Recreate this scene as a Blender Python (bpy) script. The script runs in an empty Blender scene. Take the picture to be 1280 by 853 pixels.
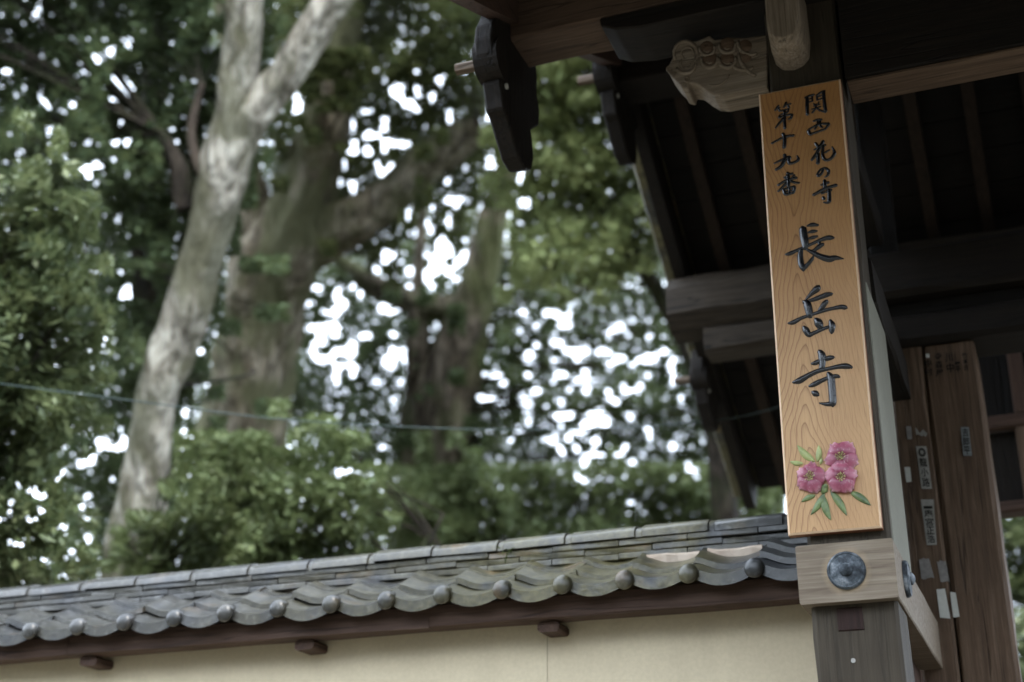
import bpy, bmesh, math, random
import numpy as np
from mathutils import Vector, Matrix, noise as mnoise

S = bpy.context.scene
COL = S.collection
rnd = random.Random(7)
rng = np.random.default_rng(7)
R = math.radians

# ------------------------------------------------------------------ camera
YAW, PITCH, FOC, CAMZ = R(21.1), R(22.5), 1767.0, 1.55
cam = bpy.data.cameras.new('camera')
cam.sensor_width = 36.0
cam.lens = FOC / 1280 * 36
cam.clip_start, cam.clip_end = 0.05, 6000
cam.dof.use_dof = True
cam.dof.focus_distance = 4.76
cam.dof.aperture_fstop = 1.4
camo = bpy.data.objects.new('camera', cam)
COL.objects.link(camo)
camo.location = (0, 0, CAMZ)
camo.rotation_euler = (R(90) + PITCH, 0, YAW)
S.camera = camo

# ------------------------------------------------------------------ sky, sun, exposure
SUN_EL, SUN_AZ = R(52), R(150)            # azimuth clockwise from +Y: high, behind the camera to the right
w = bpy.data.worlds.new('World')
S.world = w
w.use_nodes = True
nt = w.node_tree
bg = nt.nodes['Background']
sky = nt.nodes.new('ShaderNodeTexSky')
sky.sky_type = 'NISHITA'
sky.sun_disc = False
sky.sun_elevation = SUN_EL
sky.sun_rotation = SUN_AZ
sky.air_density = 1.2
sky.dust_density = 2.5
tc = nt.nodes.new('ShaderNodeTexCoord')
cn = nt.nodes.new('ShaderNodeTexNoise')
cn.inputs['Scale'].default_value = 3.2
cn.inputs['Detail'].default_value = 6
cr = nt.nodes.new('ShaderNodeValToRGB')
cr.color_ramp.elements[0].position = 0.32
cr.color_ramp.elements[0].color = (.72, .72, .72, 1)
cr.color_ramp.elements[1].position = 0.62
cr.color_ramp.elements[1].color = (1, 1, 1, 1)
mx = nt.nodes.new('ShaderNodeMixRGB')
mx.inputs['Color2'].default_value = (11.8, 13.3, 15.4, 1)      # overcast cloud
nt.links.new(tc.outputs['Generated'], cn.inputs['Vector'])
nt.links.new(cn.outputs['Fac'], cr.inputs['Fac'])
nt.links.new(cr.outputs['Color'], mx.inputs['Fac'])
nt.links.new(sky.outputs['Color'], mx.inputs['Color1'])
nt.links.new(mx.outputs['Color'], bg.inputs['Color'])
bg.inputs['Strength'].default_value = 0.15

sun = bpy.data.lights.new('sun', 'SUN')
sun.energy = 1.5
sun.angle = R(25)
sun.color = (1.0, .95, .88)
suno = bpy.data.objects.new('sun', sun)
COL.objects.link(suno)
sd = Vector((math.sin(SUN_AZ) * math.cos(SUN_EL), math.cos(SUN_AZ) * math.cos(SUN_EL), math.sin(SUN_EL)))
suno.rotation_euler = sd.to_track_quat('Z', 'Y').to_euler()
suno.location = sd * 60

S.view_settings.view_transform = 'Standard'
S.view_settings.look = 'None'
S.view_settings.exposure = 1.5
S.view_settings.gamma = 1.0
S.render.engine = 'CYCLES'
S.cycles.use_denoising = True
S.cycles.use_adaptive_sampling = True
S.cycles.adaptive_threshold = 0.015
S.cycles.max_bounces = 8
S.cycles.diffuse_bounces = 5
S.cycles.transmission_bounces = 4
S.cycles.caustics_reflective = False
S.cycles.caustics_refractive = False
S.cycles.sample_clamp_indirect = 6

# ------------------------------------------------------------------ helpers: pixels of the photo (1280 wide) to points at a known distance
_cy, _sy, _cp, _sp = math.cos(YAW), math.sin(YAW), math.cos(PITCH), math.sin(PITCH)
FW = np.array([-_sy * _cp, _cy * _cp, _sp]); RT = np.array([_cy, _sy, 0.0]); UP = np.cross(RT, FW)
CP = np.array([0, 0, CAMZ])
def ray(x, y): return FW + RT * (x - 640) / FOC - UP * (y - 426.5) / FOC
def atY(x, y, Y):
    r = ray(x, y); return CP + r * Y / r[1]
def atX(x, y, X):
    r = ray(x, y); return CP + r * X / r[0]
def atD(x, y, D): return CP + ray(x, y) * D

def tag(o, label=None, cat=None, group=None, kind=None):
    if label: o['label'] = label
    if cat: o['category'] = cat
    if group: o['group'] = group
    if kind: o['kind'] = kind
    return o
def empty(name, loc, label=None, cat=None, group=None):
    o = bpy.data.objects.new(name, None)
    o.empty_display_size = .2
    COL.objects.link(o); o.location = loc
    return tag(o, label, cat, group)
def wpos(o):
    p = Vector(o.location)
    while o.parent: o = o.parent; p = p + Vector(o.location)
    return p
def link(name, me, parent=None, loc=(0, 0, 0), mats=None):
    """loc in world coordinates"""
    o = bpy.data.objects.new(name, me)
    COL.objects.link(o)
    if parent is not None:
        o.parent = parent
        o.location = Vector(loc) - wpos(parent)
    else:
        o.location = loc
    return o
def mesh(name, verts, faces, mat, smooth=False, midx=None):
    me = bpy.data.meshes.new(name)
    me.from_pydata([tuple(map(float, v)) for v in verts], [], faces)
    for m in (mat if isinstance(mat, (list, tuple)) else [mat]): me.materials.append(m)
    if smooth: me.polygons.foreach_set('use_smooth', [True] * len(me.polygons))
    if midx is not None: me.polygons.foreach_set('material_index', midx)
    me.update()
    return me
def cen(me):
    """move mesh so its bbox centre is the origin; return old centre"""
    n = len(me.vertices); a = np.empty(n * 3); me.vertices.foreach_get('co', a); a = a.reshape(-1, 3)
    c = (a.min(0) + a.max(0)) / 2
    me.vertices.foreach_set('co', (a - c).ravel()); me.update()
    return c
def add(name, verts, faces, mat, parent=None, smooth=False, midx=None):
    me = mesh(name, verts, faces, mat, smooth, midx)
    c = cen(me)
    return link(name, me, parent, c)

class MB:
    """collects verts and faces"""
    def __init__(s): s.v = []; s.f = []; s.m = []
    def put(s, v, f, m=0):
        k = len(s.v); s.v += [tuple(p) for p in v]; s.f += [tuple(i + k for i in q) for q in f]; s.m += [m] * len(f)
    def make(s, name, mat, parent=None, smooth=False):
        return add(name, s.v, s.f, mat, parent, smooth, s.m)

def beam_vf(x0, x1, y0, y1, z0, z1, axis, ch=.008, jit=.0025, seg=None):
    """a timber: chamfered section swept along its axis with slightly wandering arrises"""
    lo, hi = [(x0, x1), (y0, y1), (z0, z1)][axis]
    ab = [i for i in range(3) if i != axis]
    L = [(x0, x1), (y0, y1), (z0, z1)]
    (a0, a1), (b0, b1) = L[ab[0]], L[ab[1]]
    ch = min(ch, (a1 - a0) * .3, (b1 - b0) * .3)
    sec = [(a0 + ch, b0), (a1 - ch, b0), (a1, b0 + ch), (a1, b1 - ch), (a1 - ch, b1), (a0 + ch, b1), (a0, b1 - ch), (a0, b0 + ch)]
    n = seg or max(1, int((hi - lo) / .22))
    v, f = [], []
    for i in range(n + 1):
        t = lo + (hi - lo) * i / n
        for (a, b) in sec:
            p = [0, 0, 0]; p[axis] = t; p[ab[0]] = a + rnd.gauss(0, jit); p[ab[1]] = b + rnd.gauss(0, jit)
            v.append(p)
    for i in range(n):
        for k in range(8):
            q = [i * 8 + k, i * 8 + (k + 1) % 8, (i + 1) * 8 + (k + 1) % 8, (i + 1) * 8 + k]
            f.append(tuple(q) if axis != 1 else tuple(reversed(q)))
    a = tuple(reversed(range(8))); b = tuple(range(n * 8, n * 8 + 8))
    if axis == 1: a, b = a[::-1], b[::-1]
    f += [a, b]
    return v, f
def beam(name, b, axis, mat, parent, **k):
    v, f = beam_vf(*b, axis, **k)
    return add(name, v, f, mat, parent)
def prism(poly, d, y0):
    """polygon in (x,z) extruded from y0 to y0+d"""
    n = len(poly)
    v = [(x, y0, z) for x, z in poly] + [(x, y0 + d, z) for x, z in poly]
    f = [tuple(range(n)), tuple(range(2 * n - 1, n - 1, -1))] + [(i, i + n, (i + 1) % n + n, (i + 1) % n) for i in range(n)]
    return v, f
def fix(o):
    bm = bmesh.new(); bm.from_mesh(o.data); bmesh.ops.recalc_face_normals(bm, faces=bm.faces); bm.to_mesh(o.data); bm.free(); return o
def soften(o, w_=.006, seg=2):
    bm = bmesh.new(); bm.from_mesh(o.data)
    bmesh.ops.recalc_face_normals(bm, faces=bm.faces)
    bmesh.ops.bevel(bm, geom=bm.edges[:], offset=w_, segments=seg, affect='EDGES', profile=.6, clamp_overlap=True)
    bm.to_mesh(o.data); bm.free(); return o
def tube_vf(pts, rad, n=8, cap=True):
    pts = [Vector(p) for p in pts]; v, f = [], []
    up = Vector((.13, .27, 1)).normalized()
    for i, p in enumerate(pts):
        t = (pts[min(i + 1, len(pts) - 1)] - pts[max(i - 1, 0)]).normalized()
        a = t.cross(up)
        if a.length < 1e-3: a = t.cross(Vector((1, 0, 0)))
        a.normalize(); b = t.cross(a)
        r = rad[i] if hasattr(rad, '__len__') else rad
        for k in range(n):
            an = 2 * math.pi * k / n
            v.append(p + (a * math.cos(an) + b * math.sin(an)) * r)
    for i in range(len(pts) - 1):
        for k in range(n):
            f.append((i * n + k, i * n + (k + 1) % n, (i + 1) * n + (k + 1) % n, (i + 1) * n + k))
    if cap:
        f.append(tuple(reversed(range(n)))); f.append(tuple(range((len(pts) - 1) * n, len(pts) * n)))
    return v, f
def catmull(P, n):
    P = np.array(P, float); P = np.vstack([2 * P[0] - P[1], P, 2 * P[-1] - P[-2]]); out = []
    for i in range(1, len(P) - 2):
        for t in np.linspace(0, 1, n, endpoint=False):
            a, b, c, d = P[i - 1], P[i], P[i + 1], P[i + 2]
            out.append(.5 * (2 * b + (c - a) * t + (2 * a - 5 * b + 4 * c - d) * t * t + (3 * b - a - 3 * c + d) * t ** 3))
    out.append(P[-2]); return np.array(out)

# ------------------------------------------------------------------ materials
class NT:
    def __init__(s, name):
        s.m = bpy.data.materials.new(name); s.m.use_nodes = True; s.t = s.m.node_tree
        s.b = s.t.nodes['Principled BSDF']; s.out = s.t.nodes['Material Output']
    def n(s, typ, **k):
        o = s.t.nodes.new(typ)
        for a, b in k.items():
            if hasattr(o, a) and not a[0].isupper(): setattr(o, a, b)
        return o
    def l(s, a, b): s.t.links.new(a, b)
    def coord(s, scale=(1, 1, 1), rand=False, out='Object'):
        c = s.n('ShaderNodeTexCoord'); mp = s.n('ShaderNodeMapping'); mp.inputs['Scale'].default_value = scale
        if rand:
            oi = s.n('ShaderNodeObjectInfo'); vm = s.n('ShaderNodeVectorMath', operation='MULTIPLY_ADD')
            vm.inputs[1].default_value = (37, 53, 71)
            s.l(oi.outputs['Random'], vm.inputs[0]); s.l(c.outputs[out], vm.inputs[2]); s.l(vm.outputs[0], mp.inputs['Vector'])
        else: s.l(c.outputs[out], mp.inputs['Vector'])
        return mp.outputs['Vector']
    def noise(s, vec, scale, detail=4, rough=.55, dist=0.0):
        o = s.n('ShaderNodeTexNoise'); o.inputs['Scale'].default_value = scale; o.inputs['Detail'].default_value = detail
        o.inputs['Roughness'].default_value = rough; o.inputs['Distortion'].default_value = dist
        s.l(vec, o.inputs['Vector']); return o.outputs['Fac']
    def ramp(s, fac, stops, interp='LINEAR'):
        o = s.n('ShaderNodeValToRGB'); e = o.color_ramp.elements; o.color_ramp.interpolation = interp
        while len(e) < len(stops): e.new(.5)
        for i, (p, c) in enumerate(stops):
            e[i].position = p; e[i].color = (*(c if hasattr(c, '__len__') else (c, c, c)), 1)
        s.l(fac, o.inputs['Fac']); return o.outputs['Color']
    def mix(s, fac, a, b, typ='MIX'):
        o = s.n('ShaderNodeMixRGB', blend_type=typ)
        for i, x in (('Fac', fac), ('Color1', a), ('Color2', b)):
            if hasattr(x, 'type') and not hasattr(x, '__len__'): s.l(x, o.inputs[i])
            elif hasattr(x, '__len__'): o.inputs[i].default_value = (*x[:3], 1)
            else: o.inputs[i].default_value = x if i == 'Fac' else (x, x, x, 1)
        return o.outputs['Color']
    def math(s, op, a, b=None, c=None):
        o = s.n('ShaderNodeMath', operation=op)
        for i, x in enumerate((a, b, c)):
            if x is None: continue
            if hasattr(x, 'links') or hasattr(x, 'is_linked'): s.l(x, o.inputs[i])
            else: o.inputs[i].default_value = x
        return o.outputs[0]
    def bump(s, h, strength=.3, dist=.01):
        o = s.n('ShaderNodeBump'); o.inputs['Strength'].default_value = strength; o.inputs['Distance'].default_value = dist
        s.l(h, o.inputs['Height']); s.l(o.outputs['Normal'], s.b.inputs['Normal'])
    def fin(s, col=None, rough=.8, spec=.3):
        if col is not None:
            if hasattr(col, '__len__'): s.b.inputs['Base Color'].default_value = (*col, 1)
            else: s.l(col, s.b.inputs['Base Color'])
        s.b.inputs['Roughness'].default_value = rough
        s.b.inputs['Specular IOR Level'].default_value = spec
        return s.m

def wood(name, dark, mid, light, axis, rough=.75, grain=1.0, checks=.55):
    t = NT(name)
    sc = [26, 26, 26]; sc[axis] = 1.3
    v = t.coord(sc, rand=True)
    g = t.noise(v, 2.2 * grain, 6, .65, .6)
    g2 = t.noise(v, 9 * grain, 3, .6)
    big = t.noise(t.coord((1, 1, 1), rand=True), 3.5, 3)
    c = t.ramp(g, [(.28, dark), (.5, mid), (.74, light)])
    c = t.mix(.35, c, t.ramp(g2, [(.3, tuple(x * .55 for x in mid)), (.7, tuple(min(1, x * 1.35) for x in mid))]), 'MIX')
    c = t.mix(t.ramp(big, [(.35, 0), (.7, .5)]), c, tuple(x * .62 for x in mid))
    # long checks along the grain
    sc2 = [14, 14, 14]; sc2[axis] = .45
    ck = t.noise(t.coord(sc2, rand=True), 1.6, 2, .4, .4)
    ckm = t.ramp(ck, [(.485, 0), (.497, 1), (.503, 1), (.515, 0)])
    c = t.mix(t.math('MULTIPLY', ckm, checks), c, tuple(x * .3 for x in dark))
    h = t.math('SUBTRACT', g, t.math('MULTIPLY', ckm, .6))
    t.bump(h, .55, .006)
    return t.fin(c, rough, .25)

def woods(name, d, m, l, **k):
    return [wood(name + '_' + 'xyz'[i], d, m, l, i, **k) for i in range(3)]
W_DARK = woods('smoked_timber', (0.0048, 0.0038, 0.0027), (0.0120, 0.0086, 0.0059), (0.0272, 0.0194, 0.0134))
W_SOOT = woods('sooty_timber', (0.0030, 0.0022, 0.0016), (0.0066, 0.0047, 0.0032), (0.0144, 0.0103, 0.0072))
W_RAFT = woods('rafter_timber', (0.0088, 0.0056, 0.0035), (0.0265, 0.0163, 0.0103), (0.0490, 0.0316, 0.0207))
W_PURL = woods('purlin_timber', (.045, .028, .019), (.105, .068, .046), (.17, .118, .083))
W_GREY = woods('weathered_timber', (0.0750, 0.0521, 0.0352), (0.1600, 0.1163, 0.0840), (0.2600, 0.2046, 0.1520))
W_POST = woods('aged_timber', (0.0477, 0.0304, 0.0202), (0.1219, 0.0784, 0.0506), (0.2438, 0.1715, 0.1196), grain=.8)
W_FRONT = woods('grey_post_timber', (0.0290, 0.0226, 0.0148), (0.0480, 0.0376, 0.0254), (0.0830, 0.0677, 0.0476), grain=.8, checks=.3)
W_WEDGE = woods('red_brown_wedge', (.014, .007, .005), (.026, .012, .009), (.04, .02, .014))
W_BROWN = woods('brown_timber', (.030, .018, .013), (.070, .041, .029), (.125, .080, .058))
W_PALE = woods('pale_weathered_timber', (.10, .078, .055), (.24, .19, .14), (.42, .36, .29))
W_LOG = woods('weathered_log', (0.0150, 0.0108, 0.0068), (0.0400, 0.0297, 0.0198), (0.0950, 0.0738, 0.0502), checks=.9)
W_NOSE = woods('planed_timber', (.14, .10, .078), (.235, .18, .142), (.33, .27, .225), grain=.7)

def plain(name, col, rough=.7, spec=.3, metal=0, var=.25, scale=8, bump=.15):
    t = NT(name)
    n = t.noise(t.coord(rand=True), scale, 5, .6)
    c = t.ramp(n, [(.25, tuple(x * (1 - var) for x in col)), (.75, tuple(min(1, x * (1 + var)) for x in col))])
    t.bump(n, bump, .01); t.b.inputs['Metallic'].default_value = metal
    return t.fin(c, rough, spec)

def sign_wood():
    t = NT('zelkova_board')
    c = t.n('ShaderNodeTexCoord'); sp = t.n('ShaderNodeSeparateXYZ'); t.l(c.outputs['Object'], sp.inputs[0])
    x, z = sp.outputs['X'], sp.outputs['Z']
    low = t.n('ShaderNodeCombineXYZ'); t.l(t.math('MULTIPLY', z, 1.5), low.inputs['Z'])
    w1 = t.math('SUBTRACT', t.noise(low.outputs[0], 1.7, 2), .5)
    x0 = t.math('ADD', t.math('MULTIPLY_ADD', w1, .10, -.055), t.math('MULTIPLY', z, .015))
    dx = t.math('SUBTRACT', x, x0)
    lo2 = t.coord((5, 5, 1.6)); w2 = t.math('SUBTRACT', t.noise(lo2, 1.6, 3), .5)
    fine = t.math('SUBTRACT', t.noise(t.coord((30, 30, 6)), 2.0, 2), .5)
    # pith saddle: arches stand up below z=.27 and hang down above it
    dz = t.math('SUBTRACT', z, .27)
    az = t.math('SQRT', t.math('ADD', t.math('MULTIPLY', dz, dz), .004))
    ax = t.math('SQRT', t.math('ADD', t.math('MULTIPLY', dx, dx), .00018))
    f = t.math('SUBTRACT', ax, t.math('MULTIPLY', az, .21))
    f = t.math('ADD', f, t.math('MULTIPLY', w2, .034))
    f = t.math('ADD', f, t.math('MULTIPLY', fine, .0035))
    # rings closer together towards the edge of the board
    ph = t.math('MULTIPLY', f, 66)
    fr = t.math('FRACT', ph)
    ring = t.ramp(fr, [(0, .1), (.08, 0), (.66, .05), (.86, .5), (.94, 1), (1, .1)])
    right = t.ramp(dx, [(.02, 1), (.10, .35)])
    pore = t.noise(t.coord((260, 260, 7)), 1.4, 3, .6)
    pm = t.ramp(pore, [(.52, 0), (.68, 1)])
    tone = t.noise(t.coord((4, 4, 1)), 1.5, 3)
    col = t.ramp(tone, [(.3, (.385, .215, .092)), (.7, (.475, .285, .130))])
    # richer, darker colour towards the top, imitating the shaded light under the eave
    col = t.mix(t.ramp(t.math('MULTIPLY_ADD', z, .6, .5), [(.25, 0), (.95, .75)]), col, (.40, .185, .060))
    col = t.mix(t.math('MULTIPLY', t.math('MULTIPLY', ring, right), .74), col, (.165, .068, .024))
    col = t.mix(t.math('MULTIPLY', pm, .55), col, (.22, .105, .04))
    t.bump(t.math('ADD', t.math('MULTIPLY', ring, -.3), t.math('MULTIPLY', pm, -.6)), .15, .0012)
    t.b.inputs['Coat Weight'].default_value = .12; t.b.inputs['Coat Roughness'].default_value = .35
    return t.fin(col, .5, .35)
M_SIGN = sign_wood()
M_EDGE = plain('lit_raw_board_edge', (.60, .42, .27), .6, .3, var=.12, scale=30)  # raw edge, made paler to mimic the chamfer catching light
M_SIDE = plain('oiled_board_side', (.20, .085, .04), .6, .3, var=.25, scale=30)
M_INK = plain('black_lacquer', (.010, .010, .012), .22, .6, var=.3, scale=60, bump=.25)

def petal_mat():
    t = NT('painted_petal')
    a = t.n('ShaderNodeAttribute'); a.attribute_name = 'rad'
    c = t.ramp(a.outputs['Fac'], [(0, (.10, .016, .030)), (.30, (.20, .038, .068)), (.70, (.32, .085, .13)), (.9, (.45, .185, .23)), (1, (.60, .38, .40))])
    n = t.noise(t.coord((1, 1, 1), rand=True), 55, 3)
    c = t.mix(t.ramp(n, [(.48, 0), (.70, .4)]), c, (.20, .035, .065))
    n2 = t.noise(t.coord((1, 1, 1), rand=True), 130, 3)
    c = t.mix(t.ramp(n2, [(.60, 0), (.72, .55)]), c, (.62, .46, .47))
    t.bump(n, .3, .003)
    return t.fin(c, .38, .5)
M_PETAL = petal_mat()
M_STAMEN = plain('painted_stamen', (.50, .47, .20), .5, .4, var=.2, scale=80)
def pleaf_mat():
    t = NT('painted_leaf')
    n = t.noise(t.coord((1, 1, 1), rand=True), 28, 3)
    c = t.ramp(n, [(.3, (.055, .085, .032)), (.7, (.19, .25, .085))])
    oi = t.n('ShaderNodeObjectInfo')
    t.bump(n, .2, .003)
    return t.fin(c, .42, .5)
M_PLEAF = pleaf_mat()
M_PLEAF2 = plain('painted_leaf_light', (.30, .33, .12), .42, .5, var=.3, scale=28)

def tile_mat(name, mossy):
    t = NT(name)
    oi = t.n('ShaderNodeObjectInfo')
    v = t.coord((1, 1, 1), rand=True)
    n = t.noise(v, 9, 5, .65); n2 = t.noise(v, 34, 4, .6)
    base = t.ramp(n, [(.25, (.016, .0165, .0172)), (.55, (.034, .0355, .037)), (.8, (.085, .088, .092))])
    base = t.mix(t.math('MULTIPLY', oi.outputs['Random'], .6), base, (.018, .019, .021))
    base = t.mix(t.ramp(n2, [(.55, 0), (.72, .45)]), base, (.14, .147, .153))
    geo = t.n('ShaderNodeNewGeometry'); sp = t.n('ShaderNodeSeparateXYZ'); t.l(geo.outputs['Position'], sp.inputs[0])
    # lichen and moss where leaf litter falls, from 3 to 1.3 m left of the gate
    band = t.ramp(t.math('MULTIPLY_ADD', sp.outputs['X'], .2, 1.0), [(.30, .15), (.52, .5), (.60, 1), (.74, 1), (.79, .1)])
    wn = t.n('ShaderNodeTexNoise'); wn.inputs['Scale'].default_value = 7; wn.inputs['Detail'].default_value = 5
    t.l(geo.outputs['Position'], wn.inputs['Vector'])
    mm = t.math('MULTIPLY', t.ramp(wn.outputs['Fac'], [(.30, 0), (.52, 1)]), t.math('MULTIPLY', band, mossy))
    moss = t.ramp(n2, [(.3, (.050, .043, .018)), (.7, (.135, .118, .052))])
    c = t.mix(mm, base, moss)
    rust = t.ramp(t.noise(v, 5, 3), [(.60, 0), (.70, .75)])
    c = t.mix(t.math('MULTIPLY', rust, t.math('MULTIPLY', band, .7 * mossy)), c, (.22, .13, .05))
    t.bump(t.math('ADD', t.math('MULTIPLY', n2, .6), mm), .35, .006)
    return t.fin(c, .34, .55)
M_TILE = tile_mat('smoked_clay_tile', 1.0)
M_TILE2 = tile_mat('smoked_clay_knob', .7)

def plaster(name, a, b, fine=60, streak=True):
    t = NT(name)
    v = t.coord((1, 1, 1))
    n = t.noise(v, 1.6, 5, .6); n2 = t.noise(v, fine, 4, .7); n3 = t.noise(t.coord((5, 5, .5)), 2, 4)
    c = t.ramp(n, [(.3, a), (.7, b)])
    c = t.mix(t.ramp(n2, [(.35, .25), (.65, 0)]), c, tuple(x * .72 for x in a))
    if streak: c = t.mix(t.ramp(n3, [(.52, 0), (.75, .16)]), c, tuple(x * .72 for x in a))
    t.bump(n2, .35, .004)
    return t.fin(c, .9, .15)
M_WALL = plaster('earthen_plaster', (.60, .51, .36), (.68, .585, .415))
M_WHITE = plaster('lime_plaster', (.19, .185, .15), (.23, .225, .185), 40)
M_MUD = plaster('bedding_mortar', (.42, .30, .21), (.66, .58, .49), 25, False)

def bronze():
    t = NT('patinated_bronze')
    n = t.noise(t.coord((1, 1, 1), rand=True), 28, 5, .65)
    c = t.ramp(n, [(.34, (.016, .019, .022)), (.47, (.050, .060, .070)), (.58, (.125, .142, .158)), (.68, (.25, .265, .28))])
    t.bump(n, .4, .004); t.b.inputs['Metallic'].default_value = .35
    return t.fin(c, .68, .35)
M_BRONZE = bronze()
M_PAPER = plain('old_paper_slip', (.30, .29, .265), .9, .1, var=.25, scale=40)
M_PAPERW = plain('fresh_paper_slip', (.58, .58, .54), .9, .1, var=.08, scale=40)
M_PAPERB = plain('bluish_paper_slip', (.20, .215, .22), .9, .1, var=.3, scale=60)
M_PAPERP = plain('torn_grey_slip', (.25, .235, .225), .9, .1, var=.25, scale=50)
M_TEXT = plain('printing_ink', (.018, .017, .016), .9, .1, var=.1)
M_WIRE = plain('green_cable_sheath', (.030, .052, .048), .5, .4, var=.2)
M_STEM = plain('seedling_stem', (.12, .16, .05), .7, .3)

def bark(name, dark, mid, light, moss, amount):
    t = NT(name)
    n = t.noise(t.coord((3.4, 3.4, .42)), 1.7, 6, .68, .7); n2 = t.noise(t.coord((1, 1, .3)), 13, 5, .62); n3 = t.noise(t.coord((1, 1, .6)), 1.5, 5, .65)
    blot = t.noise(t.coord((1, 1, .7)), 4.2, 4, .6)
    c = t.ramp(n, [(.36, dark), (.49, mid), (.62, light)])
    c = t.mix(t.ramp(n2, [(.40, .7), (.54, 0)]), c, tuple(x * .5 for x in dark))
    c = t.mix(t.ramp(blot, [(.56, 0), (.66, .55)]), c, tuple(min(1, x * 1.15) for x in light))
    c = t.mix(t.ramp(n3, [(.50 - amount, .85), (.60 - amount * .5, 0)]), c, moss)
    t.bump(t.math('ADD', n, t.math('MULTIPLY', n2, .6)), 1.0, .08)
    return t.fin(c, .9, .15)
M_BARKP = bark('pale_smooth_bark', (.085, .074, .056), (.27, .247, .20), (.46, .44, .375), (.080, .078, .046), .04)
M_BARKM = bark('mossy_bark', (.055, .046, .032), (.150, .128, .090), (.25, .225, .175), (.085, .088, .045), .03)
M_BARKB = bark('brown_bark', (.042, .034, .025), (.115, .094, .070), (.20, .17, .13), (.075, .085, .035), .08)
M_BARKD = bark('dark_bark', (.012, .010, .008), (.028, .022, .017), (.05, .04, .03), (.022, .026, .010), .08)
M_STUB = plain('broken_heartwood', (.065, .05, .038), .9, .2, var=.4, scale=6, bump=.5)

def leaf_mat(name, cols, trans=.24, rough=.6, spec=.15):
    t = NT(name)
    g = t.n('ShaderNodeNewGeometry')
    c = t.ramp(g.outputs['Random Per Island'], [(i / (len(cols) - 1), c) for i, c in enumerate(cols)])
    n = t.noise(t.coord((1, 1, 1)), .9, 3)
    c = t.mix(t.ramp(n, [(.35, 0), (.7, .45)]), c, tuple(x * 1.5 for x in cols[-1]))
    t.fin(c, rough, spec)
    tr = t.n('ShaderNodeBsdfTranslucent'); ms = t.n('ShaderNodeMixShader'); ms.inputs[0].default_value = trans
    t.l(t.mix(.5, c, (.12, .14, .055)), tr.inputs['Color'])
    t.l(t.b.outputs[0], ms.inputs[1]); t.l(tr.outputs[0], ms.inputs[2]); t.l(ms.outputs[0], t.out.inputs['Surface'])
    return t.m
L_DARK = leaf_mat('dark_evergreen_leaf', [(.034, .052, .026), (.064, .088, .043), (.095, .118, .055), (.054, .078, .038)], .28, .6, .15)
L_OLIVE = leaf_mat('olive_leaf', [(.035, .045, .018), (.060, .070, .026), (.085, .090, .035), (.045, .060, .022)])
L_BRIGHT = leaf_mat('light_green_leaf', [(.14, .175, .07), (.20, .23, .095), (.26, .28, .12), (.16, .195, .08)], .28, .5, .25)
L_SHRUB = leaf_mat('glossy_shrub_leaf', [(.034, .052, .024), (.060, .084, .036), (.10, .124, .054), (.14, .16, .075)], .28, .45, .3)
L_UNDER = leaf_mat('undergrowth_leaf', [(.062, .086, .034), (.098, .126, .052), (.145, .17, .076), (.08, .105, .042)], .28, .5, .25)

# ------------------------------------------------------------------ the ground
def ground_mat():
    t = NT('raked_gravel')
    v = t.coord((1, 1, 1)); n = t.noise(v, 45, 5, .7); n2 = t.noise(v, .4, 4)
    c = t.ramp(n, [(.3, (.065, .058, .046)), (.7, (.14, .13, .11))])
    c = t.mix(t.ramp(n2, [(.45, 0), (.65, .5)]), c, (.06, .058, .035))
    t.bump(n, .5, .02)
    return t.fin(c, .95, .1)
g = link('ground', mesh('ground', [(-2500, -2500, 0), (2500, -2500, 0), (2500, 2500, 0), (-2500, 2500, 0)], [(0, 1, 2, 3)], ground_mat()))
tag(g, kind='structure')

# ================================================================== THE GATE
gate = empty('temple_gate', (.9, 5.9, 0), 'old dark timber temple gate with deep tiled gable roof, beside the plastered wall', 'gate')
RIDGE = (6.05, 5.87)
REAR = [RIDGE, (7.2, 5.06), (8.75, 4.15)]
FRONT = [RIDGE, (4.55, 5.14), (2.60, 4.28)]
XL, XR = -1.70, 3.6
# posts
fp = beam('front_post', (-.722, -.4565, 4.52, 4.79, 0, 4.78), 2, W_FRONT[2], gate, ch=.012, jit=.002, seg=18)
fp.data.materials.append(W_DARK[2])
tag(fp, 'weathered square front post with a reddish mortise wedge')
me = fp.data
for p in me.polygons:
    p.material_index = 0
# mortise wedge, nail plug on the front post
beam('mortise_wedge', (-.645, -.566, 4.5165, 4.6, 2.405, 2.479), 0, W_WEDGE[2], fp, ch=.004, jit=.0006, seg=2)
def disc_vf(c, r, d, axis, n=20, dome=0.0):
    v, f = [], []
    prof = [(1, 0), (1, d * .7), (.93, d), (.5, d + dome * .8), (.0, d + dome)]
    for (k, h) in prof[:-1]:
        for i in range(n):
            a = 2 * math.pi * i / n; p = [0, 0, 0]
            ax = [q for q in range(3) if q != abs(axis) - 1]
            p[ax[0]] = c[ax[0]] + r * k * math.cos(a); p[ax[1]] = c[ax[1]] + r * k * math.sin(a)
            p[abs(axis) - 1] = c[abs(axis) - 1] + (h if axis > 0 else -h); v.append(p)
    tip = list(c); tip[abs(axis) - 1] += (d + dome) * (1 if axis > 0 else -1); v.append(tip)
    for j in range(3):
        for i in range(n): f.append((j * n + i, j * n + (i + 1) % n, (j + 1) * n + (i + 1) % n, (j + 1) * n + i))
    for i in range(n): f.append((3 * n + i, 3 * n + (i + 1) % n, 4 * n))
    return v, f
v, f = disc_vf((-.608, 4.519, 2.313), .0075, .002, -2, 12)
fix(add('nail_plug', v, f, M_PAPER, fp))
# right-hand front post, out of the frame
beam('front_post', (2.30, 2.57, 4.52, 4.79, 0, 4.78), 2, W_POST[2], gate, ch=.012, jit=.002)
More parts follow.
